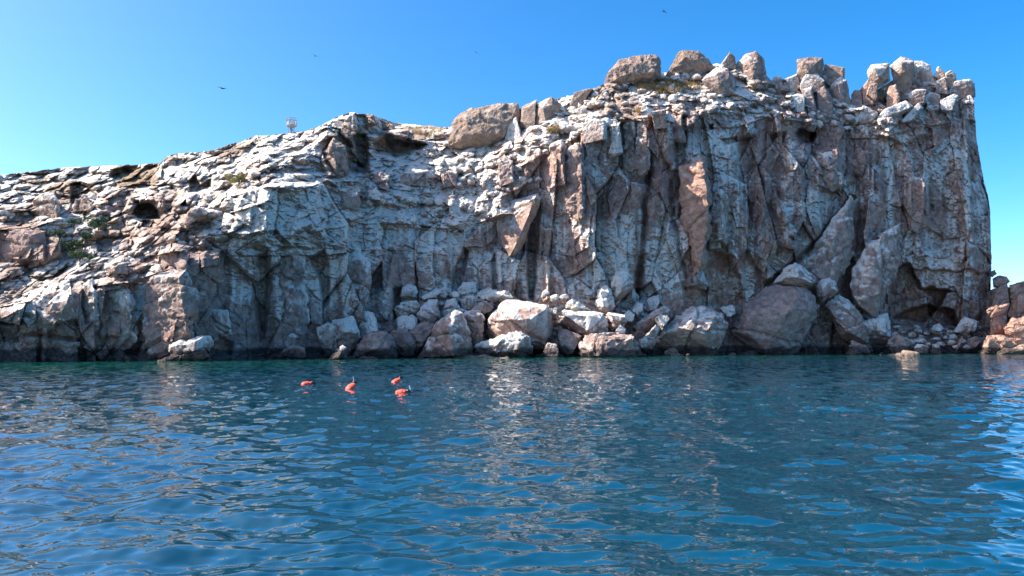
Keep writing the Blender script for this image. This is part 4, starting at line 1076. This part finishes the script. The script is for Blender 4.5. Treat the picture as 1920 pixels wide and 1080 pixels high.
scatter([(0, 505), (150, 500), (140, 520), (0, 560)], 18, 9, 18, cliff)
scatter([(930, 280), (1040, 260), (1020, 340), (940, 360)], 18, 10, 26, cliff)
scatter([(0, 380), (230, 350), (230, 420), (0, 430)], 22, 10, 28, cliff)

USED = set()
def stone(x, y, D, s, var, label, group):
    o = bpy.data.objects.new('stone', variants[var])
    p = unproj(x, y, D)
    o.location = p
    o.rotation_euler = (rnd.uniform(-.3, .3), rnd.uniform(-.3, .3), rnd.uniform(0, 6.28))
    o.scale = (s * rnd.uniform(.9, 1.3), s, s * rnd.uniform(.8, 1.2))
    COL.objects.link(o)
    best = min(PLACED, key=lambda q: math.hypot((q[0] - x), (q[1] - y) * 1.3) - 0.4 * q[3])
    ph = best[2]
    for cut in (' with ', ' beside ', ' on ', ' above ', ' in ', ' behind', ' resting', ' leaning', ' lying', ' before', ' sitting', ' perched', ' wedged', ' at ', ' under', ' touching', ' holding', ' supporting', ' between', ' balanced', ' against', ' near', ' sticking', ' tucked', ' standing', ' draped', ' whitened', ' high', ' awash', ' propped', ' tilted', ' alone', ',', ' below'):
        if ph.find(cut) > 8: ph = ph[:ph.find(cut)]
    ph = ' '.join(ph.split()[:6])
    rel = 'just above' if y < best[1] - .35 * best[3] else 'below' if y > best[1] + .25 * best[3] else 'beside'
    side = ' on the seaward side' if x > best[0] else ' on the landward side'
    sz = 'small' if s < .45 else 'middling' if s < .65 else 'sizeable'
    base_ = sz + ' ' + label
    label = base_ + ' ' + rel + ' the ' + ph
    if label in USED: label += side
    USED.add(label)
    tag(o, label, 'stone', group)
for k in range(46):                      # beach of stones before the cave
    x = rnd.uniform(1668, 1852); y = rnd.uniform(612, 655)
    D = cliff_depth(x, y) - 1.0 - 5.0 * (y - 612) / 45
    stone(x, y, D, rnd.uniform(.35, .95), rnd.choice((0, 3, 4, 7, 8)), 'grey beach stone', 'beach stones below the cave')
for k in range(15):                      # stones filling the pile
    x = rnd.uniform(770, 1240); y = rnd.uniform(575, 600) if x > 1130 else rnd.uniform(548, 600)
    D = cliff_depth(x, y) - rnd.uniform(.6, 2.0)
    stone(x, y, D, rnd.uniform(.5, 1.15), rnd.choice((0, 3, 1, 2, 5, 9)), 'white-stained stone', 'stones filling gaps in the boulder pile')
for k in range(40):                      # tidal stones awash
    x = rnd.choice((rnd.uniform(790, 990), rnd.uniform(1000, 1090), rnd.uniform(1110, 1215), rnd.uniform(1240, 1380), rnd.uniform(1590, 1850)))
    D = float(shore_depth(x)) - rnd.uniform(5.0, 8.0)
    y = HOR + F * 2.52 / D
    stone(x, y, D, rnd.uniform(.3, .8), rnd.choice((11, 12, 13)), 'wet tidal stone', 'tidal stones at the waterline')

# ------------------------------------------------------------------ plants
def leaf_mesh(name, n, rad, size, seed, flat=0.7, upright=0.0):
    rv = random.Random(seed)
    vs, fs = [], []
    blobs = [(rv.gauss(0, .45), rv.gauss(0, .4), rv.uniform(.1, .8), rv.uniform(.3, .6)) for _ in range(7)]
    for _ in range(n):
        bx, by, bz, br = blobs[rv.randrange(7)]
        d = Vector((rv.gauss(0, 1), rv.gauss(0, 1), rv.gauss(0, 1))).normalized() * br * rv.uniform(.5, 1)
        c = Vector((bx + d.x, by + d.y, max(0, bz + d.z * .8))) * rad
        c.z *= flat
        a = Vector((rv.gauss(0, 1), rv.gauss(0, 1), rv.gauss(0, .6) + upright)).normalized()
        b_ = a.orthogonal().normalized()
        b_.rotate(Matrix.Rotation(rv.uniform(0, 6.28), 3, a))
        l = size * rv.uniform(.6, 1.3)
        i = len(vs)
        vs += [c - b_ * l * .35, c + a * l * .5, c + b_ * l * .35, c + a * l * 1.2 + b_ * l * .1]
        fs += [(i, i + 1, i + 2), (i, i + 3, i + 1), (i + 1, i + 3, i + 2)]
    me = bpy.data.meshes.new(name)
    me.from_pydata([v[:] for v in vs], [], fs)
    return me
M_GREEN = plain('dark_shrub_leaves', (0.06, 0.12, 0.05), .7, .3, 2.0)
M_YELLOW = plain('yellow_shrub_leaves', (0.30, 0.27, 0.07), .7, .2, 2.0)
M_STEM = plain('shrub_stem', (0.13, 0.10, 0.07), .9)
M_CACT = plain('grey_green_stem', (0.13, 0.15, 0.09), .8)
M_DRY = plain('dry_grass_blades', (0.42, 0.27, 0.11), .9, .25, 1.5)
def tube_mesh(name, path, r0, r1, seg=7):
    vs, fs = [], []
    for i, p in enumerate(path):
        p = Vector(p)
        d = (Vector(path[min(i + 1, len(path) - 1)]) - Vector(path[max(i - 1, 0)])).normalized()
        a = d.orthogonal().normalized(); b_ = d.cross(a)
        r_ = r0 + (r1 - r0) * i / (len(path) - 1)
        for k in range(seg):
            t_ = 2 * math.pi * k / seg
            vs.append((p + (a * math.cos(t_) + b_ * math.sin(t_)) * r_)[:])
    for i in range(len(path) - 1):
        for k in range(seg):
            k2 = (k + 1) % seg
            fs.append((i * seg + k, i * seg + k2, (i + 1) * seg + k2, (i + 1) * seg + k))
    fs.append(tuple(range(seg))[::-1]); fs.append(tuple((len(path) - 1) * seg + k for k in range(seg)))
    me = bpy.data.meshes.new(name); me.from_pydata(vs, [], fs)
    return me
def shrub(x, y, rad_px, label, mat, seed, group=None, up=0.0):
    D = cliff_depth(x, y) - 2.2
    rad = 1.35 * rad_px * D / F
    e = bpy.data.objects.new('shrub', None); COL.objects.link(e)
    e.location = unproj(x, y + rad_px * .35, D)
    tag(e, label, 'shrub', group)
    link('foliage', leaf_mesh('foliage', 1400, rad, rad * .12, seed, .8, up), mat, e)
    for k in range(3):
        a = k * 2.1
        link('stem', tube_mesh('stem', [(0, 0, -.5), (.1 * math.cos(a), .1 * math.sin(a), .2 * rad), (.4 * rad * math.cos(a), .4 * rad * math.sin(a), .6 * rad)], .05, .025), M_STEM, e)
GS = 'dark green shrubs in the gully'
shrub(128, 462, 17, 'dark green shrub lowest but one in the rocky gully beside a purple cliff', M_GREEN, 1, GS)
shrub(150, 480, 16, 'lowest dark green shrub in the gully above the pale scree', M_GREEN, 2, GS)
shrub(112, 440, 13, 'small dark green shrub close to the purple cliff in the gully', M_GREEN, 3, GS)
shrub(160, 445, 14, 'dark green shrub in the middle of the gully between pale stones', M_GREEN, 4, GS)
shrub(185, 420, 16, 'highest dark green shrub of the gully under the arched hollow', M_GREEN, 5, GS)
shrub(138, 418, 11, 'smallest dark green shrub at the upper edge of the gully', M_GREEN, 6, GS)
shrub(448, 336, 15, 'yellow-green shrub alone on the sunlit slope', M_YELLOW, 7, None, .6)
# cactus-like plant between the far stack's pillars
D = cliff_depth(1653, 178) - 1.2
e = bpy.data.objects.new('cactus', None); COL.objects.link(e)
e.location = unproj(1653, 185, D)
tag(e, 'branching spiky cactus growing in the shade of the far rock stack', 'cactus')
for k in range(9):
    a = k * 0.72; l = rnd.uniform(1.2, 2.2)
    link('stem', tube_mesh('stem', [(0, 0, -.2), (.35 * l * math.cos(a), .25 * l * math.sin(a), .35 * l), (.6 * l * math.cos(a), .4 * l * math.sin(a), .95 * l)], .10, .05), M_CACT, e)
# dry grass on the upper slope
vs, fs = [], []
for poly, n in (([(1185, 152), (1215, 146), (1262, 148), (1245, 166), (1200, 166)], 900), ([(1225, 160), (1290, 152), (1318, 162), (1300, 168), (1230, 176)], 700),
                ([(1025, 240), (1050, 236), (1050, 248), (1028, 248)], 250), ([(1185, 205), (1205, 200), (1200, 212)], 120), ([(740, 236), (840, 240), (800, 258)], 500)):
    k = 0
    while k < n:
        x = rnd.uniform(min(p[0] for p in poly), max(p[0] for p in poly)); y = rnd.uniform(min(p[1] for p in poly), max(p[1] for p in poly))
        k += 1
        if poly_sd(poly, np.array([x]), np.array([y]))[0] < 0: continue
        p = Vector(unproj(x, y, cliff_depth(x, y) - .35))
        for j in range(4):
            q = p + Vector((rnd.gauss(0, .2), rnd.gauss(0, .2), -.15))
            t_ = q + Vector((rnd.gauss(0, .18), rnd.gauss(0, .18), rnd.uniform(.3, .65)))
            s = Vector((rnd.uniform(-1, 1), rnd.uniform(-1, 1), 0)) * .06
            i = len(vs); vs += [(q - s)[:], (q + s)[:], t_[:]]; fs.append((i, i + 1, i + 2))
me = bpy.data.meshes.new('dry_grass'); me.from_pydata(vs, [], fs)
tag(link('dry_grass', me, M_DRY), 'patches of orange dry grass between rocks on the upper slope', 'grass', kind='stuff')

# ------------------------------------------------------------------ beacon tower on the ridge
M_STEEL = plain('pale_painted_steel', (0.7, 0.7, 0.66), .5)
M_DARKST = plain('weathered_steel', (0.26, 0.29, 0.31), .6)
D = cliff_depth(546, 252) + 1.0
u_ = D / F
e = bpy.data.objects.new('watch_tower', None); COL.objects.link(e)
e.location = unproj(546, 251, D)
tag(e, 'small steel lookout tower with a railed round cabin standing on the ridge', 'tower')
def lathe(name, prof, seg, mat, parent):
    vs, fs = [], []
    for r_, z in prof:
        for k in range(seg):
            t_ = 2 * math.pi * k / seg
            vs.append((r_ * math.cos(t_), r_ * math.sin(t_), z))
    for i in range(len(prof) - 1):
        for k in range(seg):
            fs.append((i * seg + k, i * seg + (k + 1) % seg, (i + 1) * seg + (k + 1) % seg, (i + 1) * seg + k))
    fs.append(tuple(range(seg))[::-1]); fs.append(tuple((len(prof) - 1) * seg + k for k in range(seg)))
    me = bpy.data.meshes.new(name); me.from_pydata(vs, [], fs)
    return link(name, me, mat, parent)
lathe('platform', [(5.5 * u_, 12.5 * u_), (9.6 * u_, 14.5 * u_), (9.6 * u_, 16 * u_), (9.2 * u_, 16.3 * u_)], 16, M_DARKST, e)
lathe('cabin', [(8.6 * u_, 16.3 * u_), (8.8 * u_, 23 * u_), (8.4 * u_, 23.6 * u_)], 10, M_STEEL, e)
lathe('column', [(1.6 * u_, -4 * u_), (1.4 * u_, 12.5 * u_)], 10, M_DARKST, e)
for k in range(4):
    a = R(40 + 90 * k)
    link('leg', tube_mesh('leg', [(8.5 * u_ * math.cos(a), 8.5 * u_ * math.sin(a), -4 * u_), (5.2 * u_ * math.cos(a), 5.2 * u_ * math.sin(a), 6 * u_), (5.0 * u_ * math.cos(a), 5.0 * u_ * math.sin(a), 13.5 * u_)], .8 * u_, .7 * u_), M_DARKST, e)
for k in range(8):
    a = R(45 * k + 10)
    link('railing_post', tube_mesh('railing_post', [(9.4 * u_ * math.cos(a), 9.4 * u_ * math.sin(a), 15 * u_), (9.9 * u_ * math.cos(a), 9.9 * u_ * math.sin(a), 29 * u_)], .5 * u_, .5 * u_), M_DARKST, e)
for z in (25, 29):
    link('handrail', tube_mesh('handrail', [(9.9 * u_ * math.cos(R(t_)), 9.9 * u_ * math.sin(R(t_)), z * u_) for t_ in range(0, 361, 15)], .6 * u_, .6 * u_, 6), M_DARKST, e)
D = cliff_depth(585, 246) + .5
B([(582, 248), (582, 241), (588, 240), (589, 248)], None, 0, 'tiny dark block on the ridge beside the lookout tower', .05, .05, .2, .5, None, name='stone', cat='stone', D=D)

# ------------------------------------------------------------------ frigatebirds
M_BIRD = plain('black_feathers', (0.018, 0.018, 0.022), .7)
def bird(x, y, D, span, rot, label, bend=0.25):
    e = bpy.data.objects.new('bird', None); COL.objects.link(e)
    e.location = unproj(x, y, D)
    e.rotation_euler = rot
    tag(e, label, 'bird', 'dark seabirds soaring over the cliff')
    bm = bmesh.new()
    prof = [(-.42, .015, 0), (-.30, .035, 0), (-.12, .075, 0), (.06, .085, .01), (.2, .055, .025), (.27, .05, .035), (.33, .035, .03), (.38, .014, .02), (.47, .006, .0)]
    ring = []
    for py, r_, pz in prof:
        ring.append([bm.verts.new((r_ * math.cos(t_ * math.pi / 4) * span, py * span, (pz + r_ * .8 * math.sin(t_ * math.pi / 4)) * span)) for t_ in range(8)])
    for a, b_ in zip(ring[:-1], ring[1:]):
        for k in range(8):
            bm.faces.new((a[k], a[(k + 1) % 8], b_[(k + 1) % 8], b_[k]))
    bm.faces.new(ring[0][::-1]); bm.faces.new(ring[-1])
    me = bpy.data.meshes.new('body'); bm.to_mesh(me); bm.free()
    link('body', me, M_BIRD, e)
    for s in (-1, 1):
        st = [(0.04, .14, -.06, .02), (.22, .20, .0, .10 * bend / .25), (.30, .17, .02, .11 * bend / .25), (.42, .09, -.03, .07 * bend / .25), (.53, -.03, -.07, 0.0)]
        vs, fs = [], []
        for px, ya, yb, pz in st:
            ym = (ya + yb) / 2
            for yy_, zz in ((ya, 0), (ym, .014), (yb, 0), (ym, -.006)):
                vs.append((s * px * span, yy_ * span, (pz + zz) * span))
        for i in range(len(st) - 1):
            for k in range(4):
                q = (i * 4 + k, i * 4 + (k + 1) % 4, i * 4 + 4 + (k + 1) % 4, i * 4 + 4 + k)
                fs.append(q if s > 0 else q[::-1])
        fs.append((0, 1, 2, 3)); fs.append(tuple(len(vs) - 4 + k for k in range(4)))
        me = bpy.data.meshes.new('wing'); me.from_pydata(vs, [], fs)
        link('wing', me, M_BIRD, e)
        tl = [(0, -.28, 0), (s * .05, -.40, 0), (s * .11, -.60, -.01), (s * .03, -.46, 0)]
        vs = [(a * span, b_ * span, (c + .006) * span) for a, b_, c in tl] + [(a * span, b_ * span, (c - .006) * span) for a, b_, c in tl]
        me = bpy.data.meshes.new('tail'); me.from_pydata(vs, [], [(0, 1, 2, 3), (7, 6, 5, 4), (0, 4, 5, 1), (1, 5, 6, 2), (2, 6, 7, 3), (3, 7, 4, 0)])
        link('tail', me, M_BIRD, e)
bird(1245, 22, 120, 1.15, (R(20), R(52), R(-30)), 'black seabird banking steeply, highest in the sky over the boulders')
bird(893.5, 99, 125, 1.2, (R(20), R(26), R(25)), 'black seabird with raised wings above the ridge outcrop')
bird(591, 105, 125, 1.45, (R(14), R(24), R(10)), 'dark seabird gliding above the lookout tower')
bird(417, 166, 150, 2.1, (R(8), R(14), R(-8)), 'faint seabird gliding lowest over the sloping plateau')

# ------------------------------------------------------------------ snorkellers
M_VEST = plain('orange_life_vest', (0.88, 0.09, 0.045), .6, .1, 6)
M_SKIN = plain('skin', (0.42, 0.24, 0.17), .5, .08, 5)
M_HAIR = plain('wet_dark_hair', (0.015, 0.012, 0.011), .35)
M_MASK = plain('black_snorkel_rubber', (0.02, 0.02, 0.025), .4)
M_PALE = plain('white_swim_fabric', (0.75, 0.75, 0.72), .7)
def skin_body(parent, joints, bones, radii, mat):
    me = bpy.data.meshes.new('body')
    me.from_pydata(joints, bones, [])
    o = link('body', me, mat, parent)
    md = o.modifiers.new('skin', 'SKIN')
    for v, r_ in zip(me.skin_vertices[0].data, radii):
        v.radius = (r_, r_)
    me.skin_vertices[0].data[0].use_root = True
    sb = o.modifiers.new('sub', 'SUBSURF'); sb.levels = 1; sb.render_levels = 2
    md.use_smooth_shade = True
    return o
def ellipsoid(name, c, rad, mat, parent, rot=None, seg=14, cut=None):
    bm = bmesh.new()
    bmesh.ops.create_uvsphere(bm, u_segments=seg, v_segments=10, radius=1)
    for v in bm.verts:
        # squared-off sides so that padding reads as panels
        p = v.co
        v.co = Vector((math.copysign(abs(p.x) ** .8, p.x) * rad[0], math.copysign(abs(p.y) ** .8, p.y) * rad[1], math.copysign(abs(p.z) ** .8, p.z) * rad[2]))
    if rot: bmesh.ops.rotate(bm, verts=bm.verts, matrix=rot)
    bmesh.ops.translate(bm, verts=bm.verts, vec=c)
    for f_ in bm.faces: f_.smooth = True
    me = bpy.data.meshes.new(name); bm.to_mesh(me); bm.free()
    return link(name, me, mat, parent)
def swimmer(x, y, heading, tilt, label, pale=False):
    D = F * 2.5 / (y - HOR)
    e = bpy.data.objects.new('person', None); COL.objects.link(e)
    p = unproj(x, y, D)
    e.location = (p[0], p[1], -0.09 if tilt < 20 else -0.15)
    e.rotation_euler = (0, 0, R(heading))
    e.scale = (.88, .88, .88)
    tag(e, label, 'person', 'snorkellers in orange life vests')
    T = Matrix.Rotation(-R(tilt), 3, 'Y')          # raises the head end
    J = [(0, 0, 0), (.22, 0, .02), (.44, 0, .03), (.56, 0, .05), (.66, 0, .09), (.75, 0, .10),
         (.46, .19, .0), (.46, .34, -.16), (.56, .38, -.36), (.60, .38, -.46), (.46, -.19, .0), (.46, -.34, -.16), (.56, -.38, -.36), (.60, -.38, -.46),
         (-.06, .1, -.01), (-.48, .14, -.12), (-.86, .14, -.10), (-1.02, .15, -.16), (-.06, -.1, -.01), (-.48, -.14, -.12), (-.86, -.14, -.10), (-1.02, -.15, -.16)]
    bones = [(0, 1), (1, 2), (2, 3), (3, 4), (4, 5), (2, 6), (6, 7), (7, 8), (8, 9), (2, 10), (10, 11), (11, 12), (12, 13), (0, 14), (14, 15), (15, 16), (16, 17), (0, 18), (18, 19), (19, 20), (20, 21)]
    rad = [.15, .14, .16, .065, .10, .085, .075, .05, .04, .035, .075, .05, .04, .035, .10, .065, .045, .035, .10, .065, .045, .035]
    J = [(T @ Vector(j))[:] for j in J]
    skin_body(e, J, bones, rad, M_SKIN)
    hd = T @ Vector((.70, 0, .11))
    ellipsoid('hair', hd + Vector((-.02, 0, .035)), (.125, .105, .10), M_HAIR, e)
    face = T @ Vector((.78, 0, .06))
    ellipsoid('diving_mask', face, (.05, .085, .05), M_MASK, e)
    sp = T @ Vector((.76, .11, .08))
    link('snorkel', tube_mesh('snorkel', [sp[:], (sp.x - .02, sp.y, sp.z + .14), (sp.x - .08, sp.y, sp.z + .34)], .018, .018), M_MASK if not pale else M_PALE, e)
    v = ellipsoid('life_vest', T @ Vector((.26, 0, .08)), (.30, .25, .20), M_VEST, e, T)
    cl = T @ Vector((.53, 0, .13))
    ellipsoid('vest_collar', cl, (.09, .19, .09), M_VEST, v, T)
    st = T @ Vector((.2, 0, .085))
    ellipsoid('vest_strap', st, (.025, .262, .212), M_MASK, v, T)
swimmer(566, 721, 15, 8, 'snorkeller in an orange life vest floating face down, apart from the others')
swimmer(653, 729, 60, 34, 'snorkeller in an orange life vest sitting upright in the water between the others', True)
swimmer(737, 717, 35, 30, 'snorkeller in a red-orange life vest with raised dark head, farthest from the boat')
swimmer(744, 736, -20, 6, 'snorkeller in an orange life vest lying flat in front of another swimmer', True)
